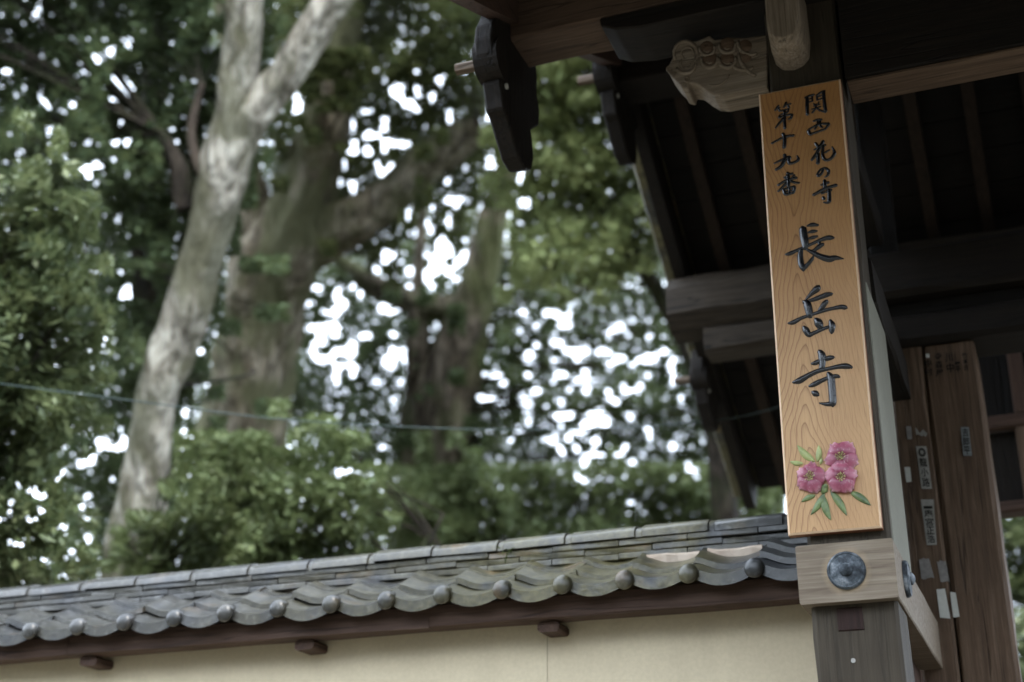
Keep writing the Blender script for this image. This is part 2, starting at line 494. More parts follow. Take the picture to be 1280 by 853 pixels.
# side tie beam with its planed nose towards the viewer and bronze roundels
fp['label'] = 'weathered grey square front post carrying the name board'
tie = beam('side_tie_beam', (-.752, -.447, 4.475, 5.885, 2.490, 2.676), 1, [W_NOSE[1]], gate, ch=.004, jit=.0008, seg=8)
tag(tie, 'planed tie beam whose square nose carries a bronze roundel')
def nose_mat():
    t = NT('planed_nose')
    v = t.coord((1.3, 26, 26), rand=True)
    g_ = t.noise(v, 2.2, 6, .6, .5); g2 = t.noise(t.coord((2, 60, 60)), 3, 3)
    c = t.ramp(g_, [(.3, (.122, .092, .066)), (.52, (.20, .162, .118)), (.74, (.28, .235, .18))])
    c = t.mix(t.ramp(g2, [(.4, .35), (.6, 0)]), c, (.13, .095, .072))
    # weathering stain that has run out round the bronze
    geo = t.n('ShaderNodeNewGeometry'); vm = t.n('ShaderNodeVectorMath', operation='DISTANCE')
    t.l(geo.outputs['Position'], vm.inputs[0]); vm.inputs[1].default_value = (-.597, 4.46, 2.585)
    nz = t.noise(t.coord(), 22, 3)
    dd = t.math('ADD', vm.outputs['Value'], t.math('MULTIPLY_ADD', nz, .03, -.015))
    c = t.mix(t.ramp(dd, [(.058, .75), (.068, .30), (.082, 0)]), c, (.40, .30, .19))
    t.bump(g_, .4, .004)
    return t.fin(c, .75, .2)
tie.data.materials.clear(); tie.data.materials.append(nose_mat())
def roundel(c, axis, parent):
    mb = MB()
    v, f = disc_vf(c, .0605, .012, axis, 40, .007); mb.put(v, f)
    k = abs(axis) - 1; s = 1 if axis > 0 else -1
    c2 = list(c); c2[k] += s * .017; v, f = disc_vf(c2, .021, .008, axis, 20, .008); mb.put(v, f)
    rim = []
    for i in range(41):
        a = 2 * math.pi * i / 40; p = list(c); ax = [q for q in range(3) if q != k]
        p[ax[0]] += .054 * math.cos(a); p[ax[1]] += .054 * math.sin(a); p[k] += s * .012; rim.append(p)
    v, f = tube_vf(rim, .0035, 6); mb.put(v, f)
    o = mb.make('bronze_roundel', M_BRONZE, parent, True); return fix(o)
roundel((-.597, 4.4745, 2.585), -2, tie)
roundel((-.446, 4.727, 2.60), 1, tie)
# plaster infill between the front and main post
beam('side_board_wall', (-.62, -.56, 4.80, 5.895, 2.68, 3.95), 2, W_DARK[2], gate, ch=.003, jit=.0005, seg=4)
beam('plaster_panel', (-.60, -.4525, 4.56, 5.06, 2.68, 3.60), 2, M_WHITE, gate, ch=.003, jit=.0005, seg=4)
beam('plaster_panel', (-.60, -.535, 4.795, 5.895, 0, 2.486), 2, W_BROWN[2], gate, ch=.003, jit=.0005, seg=4)['label'] = 'brown boarded panel below the tie beam'
beam('side_head_beam', (-.64, -.45, 4.795, 5.88, 3.62, 3.80), 1, W_DARK[1], gate)
beam('side_rail', (-.62, -.49, 4.80, 5.88, 4.36, 4.50), 1, W_DARK[1], gate)
# front lintel, its carved nose and the upright nose above the sign
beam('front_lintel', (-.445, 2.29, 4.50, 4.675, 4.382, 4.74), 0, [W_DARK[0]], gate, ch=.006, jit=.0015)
beam('lintel_soffit', (-.44, 2.28, 4.51, 4.665, 4.370, 4.3795), 0, W_POST[0], gate, ch=.002, jit=.0005)
def carved_nose():
    S_ = 5.82
    px = lambda x, y: (820 + x / S_, 30 + y / S_)
    out = [(775, 95), (640, 110), (560, 105), (430, 125), (395, 92), (310, 130), (190, 145), (130, 180), (130, 245), (95, 310), (82, 335), (130, 400), (170, 440), (190, 475), (235, 482), (248, 440),
           (300, 445), (360, 490), (420, 525), (490, 530), (640, 500), (775, 472)]
    poly = []
    for x, y in out:
        p = atY(*px(x, y), 4.54); poly.append((p[0], p[2]))
    poly[0] = (poly[0][0] + .02, poly[0][1]); poly[-1] = (poly[-1][0] + .02, poly[-1][1])
    v, f = prism(poly, .13, 4.53)
    o = add('carved_beam_nose', v, f, W_PALE[0], gate)
    soften(o, .014, 3)
    tag(o, 'pale carved nose of the lintel with scales and curls')
    mb = MB()
    def arc(cx, cy, r, a0, a1, rr=.0085, sq=1.0):
        pts = []
        for i in range(13):
            a = R(a0 + (a1 - a0) * i / 12); p = atY(*px(cx + r * math.cos(a), cy + r * sq * math.sin(a)), 4.528); pts.append(p)
        v, f = tube_vf(pts, [rr * (.5 + .5 * math.sin(math.pi * min(1, max(0, (i + 1) / 14)))) for i in range(13)], 7); mb.put(v, f)
    for c in ((372, 178, 55), (520, 155, 60), (390, 258, 60), (520, 262, 60)): arc(*c, -20, 190); arc(c[0], c[1], c[2] * .5, 0, 180, .005)
    dm = MB()
    for cx, cy, rr_ in ((372, 172, 50), (520, 150, 54), (390, 252, 54), (520, 256, 54), (650, 160, 48), (650, 240, 46)):
        ring = [atY(*px(cx + rr_ * math.cos(2 * math.pi * i / 18), cy + rr_ * .95 * math.sin(2 * math.pi * i / 18)), 4.5285) for i in range(18)]
        dm.put(ring + [atY(*px(cx, cy), 4.516)], [(i, (i + 1) % 18, 18) for i in range(18)])
    fix(dm.make('scale_fields', W_POST[0], o, True))
    arc(690, 130, 95, 60, 185); arc(640, 230, 110, 50, 150); arc(790, 200, 190, 110, 175)
    arc(215, 215, 85, 150, 400); arc(230, 215, 45, 120, 380, .004); arc(215, 285, 75, -20, 150); arc(215, 285, 35, 0, 220, .004)
    arc(225, 405, 18, 0, 330, .004); arc(420, 330, 120, 20, 110, .004)
    for k in range(7): arc(100 + k * 8, 330 + k * 9, 22, 130, 260, .003)
    fix(mb.make('relief_carving', W_PALE[0], o, True))
carved_nose()
def viewer_nose():
    v, f = [], []
    prof = [(.0, 1.0), (.55, 1.0), (.85, .93), (1.0, .80)]
    sec = [(-.065, .36), (-.068, .10), (-.06, .035), (-.038, .006), (0, -.004), (.038, .006), (.06, .035), (.068, .10), (.065, .36)]
    n = len(sec)
    for j, (t, s) in enumerate(prof):
        for (a, b) in sec:
            v.append((-.628 + a * s + rnd.gauss(0, .0012), 4.518 - .17 * t, 4.475 + .18 - (.18 - b) * (s if b < .18 else 1) + rnd.gauss(0, .0012)))
    for j in range(len(prof) - 1):
        for k in range(n - 1): f.append((j * n + k, j * n + k + 1, (j + 1) * n + k + 1, (j + 1) * n + k))
        f.append((j * n + n - 1, j * n, (j + 1) * n, (j + 1) * n + n - 1))
    f.append(tuple(range(3 * n, 4 * n)))
    o = fix(add('beam_nose', v, f, W_PALE[2], gate)); soften(o, .006, 2)
    tag(o, 'tongue-shaped bleached beam nose pointing outwards above the sign')
viewer_nose()
# purlins and bearing arms
beam('front_purlin', (-1.765, 3.5, 4.44, 4.67, 4.83, 5.07), 0, [W_PURL[0]], gate, ch=.012, jit=.003)
def arm(x0, x1, y0, y1, z0, z1, name='bearing_arm'):
    L = x1 - x0; poly = [(x0, z1), (x0 + .005, z0 + (z1 - z0) * .55), (x0 + .06, z0 + (z1 - z0) * .2), (x0 + .16, z0), (x1 - .16, z0), (x1 - .06, z0 + (z1 - z0) * .2), (x1 - .005, z0 + (z1 - z0) * .55), (x1, z1)]
    v, f = prism(poly, y1 - y0, y0)
    return soften(fix(add(name, v, f, W_DARK[0], gate)), .006, 1)
arm(-1.345, .15, 4.43, 4.68, 4.745, 4.828)
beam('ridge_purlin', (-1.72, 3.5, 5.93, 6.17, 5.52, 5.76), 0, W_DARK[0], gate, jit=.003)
beam('rear_purlin', (-1.785, 3.5, 7.0, 7.33, 4.60, 4.925), 0, W_LOG[0], gate, ch=.085, jit=.006)['label'] = 'grey weathered log purlin sticking out under the gable'
beam('bearing_arm', (-1.60, .4, 7.06, 7.28, 4.45, 4.603), 0, W_LOG[0], gate, ch=.03, jit=.004)
# rafters, deck boards, bargeboards, roof covering
def slope_pts(path, off):
    out = []
    for i, (y, z) in enumerate(path):
        a = path[max(0, i - 1)]; b = path[min(len(path) - 1, i + 1)]
        t = Vector((b[0] - a[0], b[1] - a[1])).normalized(); nrm = Vector((-t.y, t.x))
        if nrm.y < 0: nrm = -nrm
        out.append((y + nrm.x * off, z + nrm.y * off))
    return out
def smooth_path(path): return [tuple(p) for p in catmull(path, 4)]
def slope_bar(x0, x1, path, o0, o1, jit=0.0):
    """a bar following the roof slope, from offset o0 (lower) to o1 (upper)"""
    lo, hi = slope_pts(path, o0), slope_pts(path, o1); v, f = [], []
    for (a, b) in zip(lo, hi):
        v += [(x0 + rnd.gauss(0, jit), a[0], a[1]), (x1 + rnd.gauss(0, jit), a[0], a[1]), (x1, b[0], b[1]), (x0, b[0], b[1])]
    n = len(lo)
    for i in range(n - 1):
        for k in range(4): f.append((i * 4 + k, i * 4 + (k + 1) % 4, (i + 1) * 4 + (k + 1) % 4, (i + 1) * 4 + k))
    f += [(3, 2, 1, 0), tuple(range((n - 1) * 4, n * 4))]
    return v, f
for path, nm in ((REAR, 'rear'), (FRONT, 'front')):
    sp_ = smooth_path(path)
    v, f = slope_bar(-.031, .031, sp_, -.085, -.004)
    rme = mesh('rafter', v, f, W_RAFT[1]); bm = bmesh.new(); bm.from_mesh(rme); bmesh.ops.recalc_face_normals(bm, faces=bm.faces); bm.to_mesh(rme); bm.free()
    k = 0; x = -1.48
    while x < 3.5:
        o = link('rafter', rme, gate, (x + rnd.gauss(0, .006), 0, 0)); x += .285
    # deck planks lying across the rafters
    lo = slope_pts(sp_, 0.0); hi = slope_pts(sp_, .022)
    L_ = [0]
    for a, b in zip(lo[:-1], lo[1:]): L_.append(L_[-1] + math.dist(a, b))
    def at_len(P, s):
        for i in range(len(P) - 1):
            if s <= L_[i + 1] or i == len(P) - 2:
                t = (s - L_[i]) / (L_[i + 1] - L_[i]); return (P[i][0] + (P[i + 1][0] - P[i][0]) * t, P[i][1] + (P[i + 1][1] - P[i][1]) * t)
    npk = int(L_[-1] / .19)
    for i in range(npk):
        s0, s1 = L_[-1] * i / npk + .003, L_[-1] * (i + 1) / npk - .003
        a, b, c, d = at_len(lo, s0), at_len(lo, s1), at_len(hi, s1), at_len(hi, s0)
        v = [(x_, *p) for x_ in (XL + .03, XR - .03) for p in (a, b, c, d)]
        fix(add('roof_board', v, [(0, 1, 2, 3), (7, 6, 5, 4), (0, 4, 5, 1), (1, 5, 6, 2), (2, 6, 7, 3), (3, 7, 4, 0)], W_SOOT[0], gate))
    for xb in (XL - .05, XR - .02):
        v, f = slope_bar(xb, xb + .065, sp_, -.175, .05, .001)
        fix(add('bargeboard', v, f, W_BROWN[1] if nm == 'front' else W_DARK[1], gate))
    v, f = slope_bar(XL - .08, XR + .08, sp_, .024, .13)
    fix(add('roof_tiling', v, f, M_TILE, gate))
    # verge tiles along both gables
    nv = int(L_[-1] / .24)
    for xb in (XL - .085, XR + .085):
        for i in range(nv):
            s0, s1 = L_[-1] * i / nv, L_[-1] * (i + 1.08) / nv
            P0 = slope_pts(sp_, -.045); P1 = slope_pts(sp_, .15)
            a, b, c, d = at_len(P0, s0), at_len(P0, min(s1, L_[-1])), at_len(P1, min(s1, L_[-1])), at_len(P1, s0)
            b = (b[0], b[1] - .018); dx_ = .05
            v = [(x_, *p) for x_ in (xb - dx_, xb + dx_) for p in (a, b, c, d)]
            o = fix(add('verge_tile', v, [(0, 1, 2, 3), (7, 6, 5, 4), (0, 4, 5, 1), (1, 5, 6, 2), (2, 6, 7, 3), (3, 7, 4, 0)], M_TILE, gate)); soften(o, .012, 1)
v, f = tube_vf([(XL - .14, RIDGE[0], RIDGE[1] + .22), (XR + .14, RIDGE[0], RIDGE[1] + .22)], .14, 12)
add('ridge_tiling', v, f, M_TILE, gate)
# carved gable pendants at the ends of the three purlins
def pendant(yc, ztop, s, peg_dir=-1, name='gable_pendant'):
    out = [(-.30, .0), (-.335, -.07), (-.385, -.15), (-.40, -.24), (-.385, -.33), (-.335, -.385), (-.275, -.395), (-.285, -.43), (-.255, -.50), (-.235, -.56), (-.19, -.58),
           (-.10, -.66), (-.02, -.73), (.08, -.745), (.17, -.70), (.20, -.62), (.185, -.53), (.16, -.47), (.22, -.42), (.285, -.37), (.30, -.27), (.26, -.19), (.265, -.08), (.24, 0)]
    poly = [(yc + a * s, ztop + b * s) for a, b in out]
    x0, d = -1.795, .075
    n = len(poly)
    v = [(x0, y, z) for y, z in poly] + [(x0 + d, y, z) for y, z in poly]
    f = [tuple(range(n)), tuple(range(2 * n - 1, n - 1, -1))] + [(i, i + n, (i + 1) % n + n, (i + 1) % n) for i in range(n)]
    o = fix(add(name, v, f, W_DARK[2], gate)); soften(o, .007, 1)
    cy_, cz_ = yc - .27 * s, ztop - .30 * s
    v, f = tube_vf([(x0 - .012, cy_, cz_), (x0 + d + .012, cy_, cz_)], .115 * s, 20)
    fix(add('scroll_boss', v, f, W_DARK[2], o)); 
    v, f = tube_vf([(x0 - .115, cy_, cz_ + .002), (x0 + .02, cy_, cz_)], .026 * s + .004, 6)
    fix(add('wooden_peg', v, f, W_GREY[0], o))
    v, f = tube_vf([(x0 + d - .01, cy_ + .06 * s, cz_ - .12 * s), (x0 + d + .008, cy_ + .06 * s, cz_ - .12 * s)], .012, 8)
    fix(add('nail_head', v, f, M_PAPERW, o))
    return o
pendant(4.55, 4.90, .77)
pendant(6.12, 5.80, .82)
pendant(7.78, 4.70, .60)
# main posts with pilgrims' paper slips
mp1 = beam('main_post', (-.535, -.386, 5.90, 6.12, 0, 3.862), 2, W_POST[2], gate, ch=.012, jit=.002, seg=18)
mp2 = beam('main_post', (-.383, -.166, 5.905, 6.22, 0, 3.860), 2, W_POST[2], gate, ch=.014, jit=.0025, seg=18)
tag(mp2, 'wide main post with paper pilgrim slips pasted near its top')
beam('main_post', (2.05, 2.42, 5.9, 6.2, 0, 3.86), 2, W_POST[2], gate)
beam('main_lintel', (-.72, 2.7, 5.86, 6.16, 3.864, 4.005), 0, W_DARK[0], gate, ch=.02)
beam('main_lintel', (-.80, 2.8, 5.82, 6.10, 4.08, 4.31), 0, W_DARK[0], gate, ch=.025, jit=.004)
beam('lintel_fillet', (-.70, 2.7, 5.90, 6.08, 4.008, 4.077), 0, W_SOOT[0], gate)
for x in (-.50, .3, 1.2, 2.2): beam('strut', (x - .06, x + .06, 5.93, 6.05, 4.315, 5.515), 2, W_SOOT[2], gate)
for x in (-.60, 2.36):
    beam('rear_post', (x - .1, x + .1, 7.1, 7.3, 0, 4.45), 2, W_BROWN[2], gate)
beam('rear_rail', (-.48, 2.25, 7.14, 7.26, 3.86, 3.93), 0, W_BROWN[0], gate)
beam('rear_rail', (-.48, 2.25, 7.14, 7.26, 3.425, 3.485), 0, W_BROWN[0], gate)
for i, x in enumerate((-.02, .42, .86, 1.3, 1.74)):
    beam('rear_mullion', (x - .045, x + .035, 7.15, 7.25, 3.488, 3.857), 2, W_POST[2], gate)
    beam('rear_mullion', (x - .035, x + .035, 7.15, 7.25, 3.933, 4.45), 2, W_BROWN[2], gate)
for i in range(12):
    x0 = -.47 + i * .226
    beam('rear_panel_board', (x0, x0 + .222, 7.21, 7.235, 3.49, 3.855), 2, W_DARK[2], gate, ch=.003, jit=.0005, seg=1)
    beam('rear_panel_board', (x0, x0 + .222, 7.21, 7.235, 3.935, 4.44), 2, W_SOOT[2], gate, ch=.003, jit=.0005, seg=1)

# paper slips
def text_vf(s, x0, x1, z0, z1, y):
    """lettering set down the slip, one glyph a cell, as flat print"""
    V, F = [], []
    n = len(s); ch = (z1 - z0) / n
    for i, c in enumerate(s):
        cu = bpy.data.curves.new('t', 'FONT'); cu.body = c; cu.size = 1; cu.resolution_u = 2; cu.offset = .012
        o = bpy.data.objects.new('t', cu); COL.objects.link(o)
        dg = bpy.context.evaluated_depsgraph_get(); m = o.evaluated_get(dg).to_mesh()
        P = np.array([v.co[:] for v in m.vertices]) if len(m.vertices) else np.zeros((0, 3))
        fs = [tuple(p.vertices) for p in m.polygons]
        bpy.data.objects.remove(o); bpy.data.curves.remove(cu)
        if not len(P): continue
        a, b = P.min(0), P.max(0); sx = (x1 - x0) / max(b[0] - a[0], .3); sz = ch * .9 / max(b[1] - a[1], .3)
        zt = z1 - ch * (i + 1) + ch * .05; k = len(V)
        V += [(x0 + (p[0] - a[0]) * sx, y, zt + (p[1] - a[1]) * sz) for p in P]; F += [tuple(j + k for j in q) for q in fs]
    return V, F
def slip(quad, mat, text=None, post=None, name='paper_slip', ink=True, torn=0, label=None):
    Y = 5.8985 if post is mp1 else 5.9015
    Y -= .004
    P = [atY(*q, Y) for q in quad]
    tl, tr, br, bl = [np.array(p) for p in P]
    mb = MB()
    N = 6 if torn else 1; top, bot = [], []
    for i in range(N + 1):
        t = i / N
        top.append(tl + (tr - tl) * t + np.array([0, 0, -torn * rnd.random()])); bot.append(bl + (br - bl) * t + np.array([0, 0, torn * rnd.random()]))
    vv = []
    for y in (0, .003):
        vv += [p + np.array([0, y, 0]) for p in top] + [p + np.array([0, y, 0]) for p in bot]
    n1 = N + 1; ff = []
    for i in range(N):
        ff.append((i, n1 + i, n1 + i + 1, i + 1))
    e = 2 * n1
    loop = list(range(n1)) + [n1 + i for i in range(n1 - 1, -1, -1)]
    for i in range(len(loop)): a, b = loop[i], loop[(i + 1) % len(loop)]; ff.append((a, b, b + e, a + e))
    mb.put(vv, ff, 0)
    if text:
        V, F = text_vf(text, 0, 1, 0, 1, 0)
        q = []
        for (u, _, z) in V:
            u_ = .14 + .72 * u; z_ = .03 + .94 * z
            p = (tl * (1 - u_) + tr * u_) * z_ + (bl * (1 - u_) + br * u_) * (1 - z_); p = p + np.array([0, -.0012, 0]); q.append(p)
        mb.put(q, F, 1)
    o = mb.make(name, [mat, M_TEXT], post)
    if label: tag(o, label)
    return o
slip([(1132.5, 533), (1139, 533), (1140, 549), (1134, 549)], M_PAPERP, None, mp1, label='small greyish slip without print')
slip([(1144, 534), (1158, 535), (1159, 548), (1146, 548)], M_PAPER, None, mp1, torn=.03, label='torn scrap of a slip')
slip([(1145, 558), (1158, 558), (1165, 611), (1152, 611)], M_PAPER, '◎龍小路', mp1, label='grey printed slip with a ring mark at the top')
slip([(1130.5, 584), (1137.5, 584), (1139.5, 602), (1133, 603)], M_PAPERW, None, mp1, label='small white slip')
slip([(1151, 624.5), (1167, 624.5), (1171, 681), (1158.5, 681.5)], M_PAPER, '一庵宮正浩', mp1, label='grey printed slip with five characters')
slip([(1201, 534), (1211, 534), (1215, 570), (1204, 570)], M_PAPERB, '吉郎平', mp2, label='bluish printed slip')
slip([(1148.6, 698), (1161, 697), (1168, 724), (1152, 725)], M_PAPERP, None, mp1, torn=.008, label='pinkish grey torn slip')
slip([(1171, 701), (1182, 700), (1187, 728), (1176, 729)], M_PAPERP, None, mp2, torn=.008, label='grey torn slip')
slip([(1170.5, 737), (1181, 736), (1188, 773.5), (1175, 772)], M_PAPERW, None, mp1, label='larger white slip')
slip([(1187.5, 740), (1194.5, 741), (1199.5, 771), (1191.5, 772)], M_PAPERW, None, mp2, label='narrow white slip')
slip([(1157, 442.5), (1161.5, 442.5), (1162, 447), (1157.5, 447)], M_PAPERW, None, mp2, label='tiny white square slip')
for q, s in (([(1155, 450), (1164, 449), (1166, 470), (1157, 470)], '中村'), ([(1168, 441), (1177, 440), (1180, 471), (1170, 472)], '寺森屋'), ([(1181, 441), (1190, 440), (1193, 466), (1184, 467)], '川中'),
             ([(1193, 447), (1199, 446), (1201, 465), (1195, 466)], '一亭'), ([(1202, 441), (1209, 440), (1211, 463), (1205, 464)], '竹本吉')):
    tl, tr, br, bl = [atY(*p, 5.8995) for p in q]
    V, F = text_vf(s, 0, 1, 0, 1, 0)
    VV = [(tl * (1 - u) + tr * u) * z + (bl * (1 - u) + br * u) * (1 - z) for u, _, z in V]
    add('printed_characters', VV, F, M_TEXT, mp2)

# ================================================================== THE SIGN
SY = 4.482            # front face of the board
c4 = [atY(*p, 4.5) for p in ((949.5, 120.5), (1051, 101.8), (1104, 663), (986, 669.5))]
ctr = sum(c4) / 4 * (1, 1, 1); lean = math.atan2((c4[0][0] + c4[1][0] - c4[2][0] - c4[3][0]) / 2, (c4[0][2] + c4[1][2] - c4[2][2] - c4[3][2]) / 2)
SW, SH = .2975, 1.661
sign = empty('sign_board', (ctr[0], 4.518, ctr[2] - SH / 2), 'tall wooden name board with carved black characters and painted pink flowers on the front post', 'sign')
SROT = Matrix.Rotation(lean, 4, 'Y')
def s2w(u, wz, y=0.0):
    """board coordinates (from its centre) to the world"""
    p = SROT @ Vector((u, 0, wz)); return np.array([ctr[0] + p.x, SY - y, ctr[2] + p.z])
def px2s(x, y):
    p = atY(x, y, 4.5) - ctr; q = SROT.inverted() @ Vector((p[0], 0, p[2])); return q.x, q.z
hw, hh, ch = SW / 2, SH / 2, .0062
V = []
for (a, y) in ((0, -.036), (0, -.0045), (ch, 0)):
    for (u, z) in ((-hw + a, -hh + a), (hw - a, -hh + a), (hw - a, hh - a), (-hw + a, hh - a)): V.append((u, -y - .0, z))
Fs = [(8, 9, 10, 11)]; mi = [0]
for k in range(4):
    Fs.append((4 + k, 4 + (k + 1) % 4, 8 + (k + 1) % 4, 8 + k)); mi.append(1)
    Fs.append((k, (k + 1) % 4, 4 + (k + 1) % 4, 4 + k)); mi.append(2)
Fs.append((3, 2, 1, 0)); mi.append(2)
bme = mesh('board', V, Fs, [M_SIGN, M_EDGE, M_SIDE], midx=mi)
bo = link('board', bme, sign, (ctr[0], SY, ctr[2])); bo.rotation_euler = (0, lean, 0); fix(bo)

def stroke_vf(pts, hk=.7, base=-.0008):
    """one brush stroke as a rounded ridge standing on the board; pts = (u, z, half width)"""
    P = catmull([p for p in pts], 5); out, f = [], []
    n = len(P); m = 7
    for i in range(n):
        t = P[min(i + 1, n - 1)][:2] - P[max(i - 1, 0)][:2]; t = t / (np.linalg.norm(t) + 1e-9); nn = np.array([-t[1], t[0]])
        h = max(P[i][2], .0004)
        for k in range(m):
            s = -1 + 2 * k / (m - 1); q = P[i][:2] + nn * h * s
            out.append(s2w(q[0], q[1], base + hk * h * math.cos(s * math.pi / 2) ** .8 if abs(s) < 1 else base))
    for i in range(n - 1):
        for k in range(m - 1): f.append((i * m + k, i * m + k + 1, (i + 1) * m + k + 1, (i + 1) * m + k))
    for e, sg in ((0, -1), (n - 1, 1)):       # rounded ends
        t = (P[min(e + 1, n - 1)] - P[max(e - 1, 0)])[:2]; t = t / (np.linalg.norm(t) + 1e-9) * sg; h = max(P[e][2], .0004); nn = np.array([-t[1], t[0]])
        k0 = len(out); ring = [e * m + k for k in range(m)]
        tip = P[e][:2] + t * h * .75
        out.append(s2w(tip[0], tip[1], base))
        for a_, b_ in zip(ring[:-1], ring[1:]): f.append((a_, b_, k0) if sg > 0 else (b_, a_, k0))
    return out, f
def character(name, strokes, sc, org, wk=1.0):
    mb = MB()
    for st in strokes:
        pts = []
        for (x, y, w_) in st:
            u, z = px2s(org[0] + x / sc, org[1] + y / sc); pts.append((u, z, w_ * wk / sc / 2 * .00271 + .0018))
        if len(pts) == 2: pts.insert(1, tuple((a + b) / 2 for a, b in zip(*pts)))
        v, f = stroke_vf(pts); mb.put(v, f)
    return fix(mb.make('carved_character', M_INK, sign, True))
character('長', [[(425, 165, 20), (500, 148, 60), (575, 155, 28)], [(367, 190, 92), (380, 290, 104), (400, 400, 92), (398, 470, 60)],
    [(440, 255, 22), (500, 237, 52), (560, 232, 24)], [(445, 335, 22), (500, 318, 52), (568, 300, 22)],
    [(140, 545, 22), (200, 530, 58), (300, 485, 45), (420, 435, 42), (560, 370, 44), (680, 325, 64), (740, 320, 66), (785, 325, 22)],
    [(345, 480, 60), (335, 560, 70), (345, 660, 74), (375, 730, 66), (378, 762, 26)], [(372, 735, 60), (430, 680, 54), (490, 605, 44), (512, 560, 14)],
    [(640, 405, 44), (590, 435, 62), (530, 482, 44), (470, 505, 26)], [(585, 380, 40), (595, 410, 40)],
    [(420, 475, 24), (500, 515, 55), (600, 568, 74), (720, 603, 92), (800, 588, 70), (915, 603, 6)]], 10.66, (970, 270))
character('岳', [[(545, 160, 66), (518, 195, 88), (455, 250, 54), (390, 320, 24)], [(400, 345, 22), (480, 325, 52), (570, 290, 62), (650, 262, 66), (712, 252, 40)],
    [(360, 345, 50), (398, 370, 88), (420, 440, 92), (437, 520, 72), (452, 545, 36)], [(650, 338, 46), (620, 375, 68), (580, 430, 58), (550, 460, 32)],
    [(165, 620, 20), (230, 608, 58), (330, 555, 44), (450, 515, 38), (600, 465, 44), (720, 435, 44), (830, 415, 58), (882, 425, 54), (905, 432, 14)],
    [(505, 565, 46), (540, 605, 100), (560, 660, 82), (555, 700, 40)], [(355, 660, 32), (385, 700, 78), (425, 762, 66), (480, 745, 48), (580, 700, 44), (670, 665, 38)],
    [(690, 580, 34), (712, 640, 80), (712, 705, 66), (710, 745, 32)]], 10.04, (970, 345))
character('寺', [[(475, 105, 46), (505, 155, 84), (512, 240, 74), (506, 320, 56)], [(385, 258, 24), (430, 248, 54), (510, 215, 48), (600, 188, 58), (645, 182, 38)],
    [(165, 478, 26), (240, 458, 74), (340, 400, 62), (460, 345, 54), (580, 318, 44), (700, 292, 54), (790, 285, 68), (850, 300, 38), (858, 315, 10)],
    [(355, 525, 24), (420, 498, 58), (520, 450, 48), (600, 420, 44), (680, 405, 48), (718, 418, 18)],
    [(580, 365, 40), (612, 425, 80), (625, 550, 80), (635, 680, 80), (638, 735, 66), (636, 765, 22)], [(640, 728, 66), (560, 735, 44), (475, 722, 10)],
    [(395, 590, 38), (432, 610, 72), (465, 630, 36)]], 9.48, (975, 430))
c1, k1, c2, k2 = (950, 110), 11.37, (950, 180), 10.04
character('関', [[(682, 165, 46), (682, 290, 50), (688, 420, 44)], [(655, 180, 34), (720, 150, 38), (780, 132, 30)], [(752, 150, 24), (758, 230, 24)], [(695, 200, 18), (755, 185, 18)], [(692, 245, 20), (762, 222, 20)],
    [(915, 88, 46), (925, 220, 46), (945, 370, 46)], [(815, 150, 30), (880, 100, 36), (930, 80, 36)], [(818, 135, 24), (826, 215, 22)], [(820, 170, 16), (910, 140, 16)], [(820, 212, 18), (915, 182, 18)],
    [(948, 375, 40), (900, 368, 24), (855, 342, 10)], [(775, 300, 18), (865, 268, 20)], [(745, 342, 18), (875, 305, 20)], [(812, 262, 18), (802, 330, 22), (752, 392, 24)], [(812, 320, 18), (872, 362, 30)], [(775, 258, 18), (790, 280, 18)], [(850, 235, 18), (835, 262, 18)]], k1, c1)
character('西', [[(772, 510, 26), (830, 488, 40), (890, 488, 34)], [(700, 640, 48), (722, 690, 46), (745, 700, 30)], [(705, 630, 30), (780, 585, 30), (880, 548, 32), (990, 545, 44)], [(990, 550, 46), (965, 590, 34), (940, 620, 26)], [(740, 690, 32), (840, 655, 34), (950, 615, 30)],
    [(835, 500, 24), (822, 570, 24), (790, 630, 22)], [(862, 500, 30), (872, 580, 30), (905, 600, 20)]], k1, c1)
character('花', [[(705, 20, 32), (742, 72, 40)], [(805, -5, 40), (775, 50, 44), (730, 100, 30)], [(690, 105, 20), (780, 65, 26), (835, 45, 26)], [(760, 80, 40), (715, 160, 44), (660, 235, 34)], [(738, 150, 42), (740, 220, 42), (736, 280, 44)],
    [(805, 60, 28), (796, 150, 34), (810, 212, 40), (855, 235, 40), (910, 205, 40), (945, 140, 38), (915, 65, 12)], [(885, 105, 20), (825, 142, 26)]], k2, c2)
character('の', [[(805, 345, 24), (785, 400, 28), (748, 432, 36), (735, 410, 30), (768, 358, 28), (828, 335, 30), (870, 368, 36), (862, 420, 30), (828, 448, 18)]], k2, c2)
character('寺', [[(820, 485, 40), (826, 545, 46), (820, 605, 34)], [(775, 548, 22), (820, 530, 34), (875, 512, 30)], [(680, 672, 40), (800, 605, 46), (890, 570, 40), (970, 548, 46)], [(780, 655, 22), (870, 620, 28), (910, 605, 26)], [(878, 600, 38), (880, 690, 46), (878, 760, 46)], [(878, 762, 38), (840, 768, 26), (805, 762, 12)], [(800, 695, 32), (815, 728, 36)]], k2, c2)
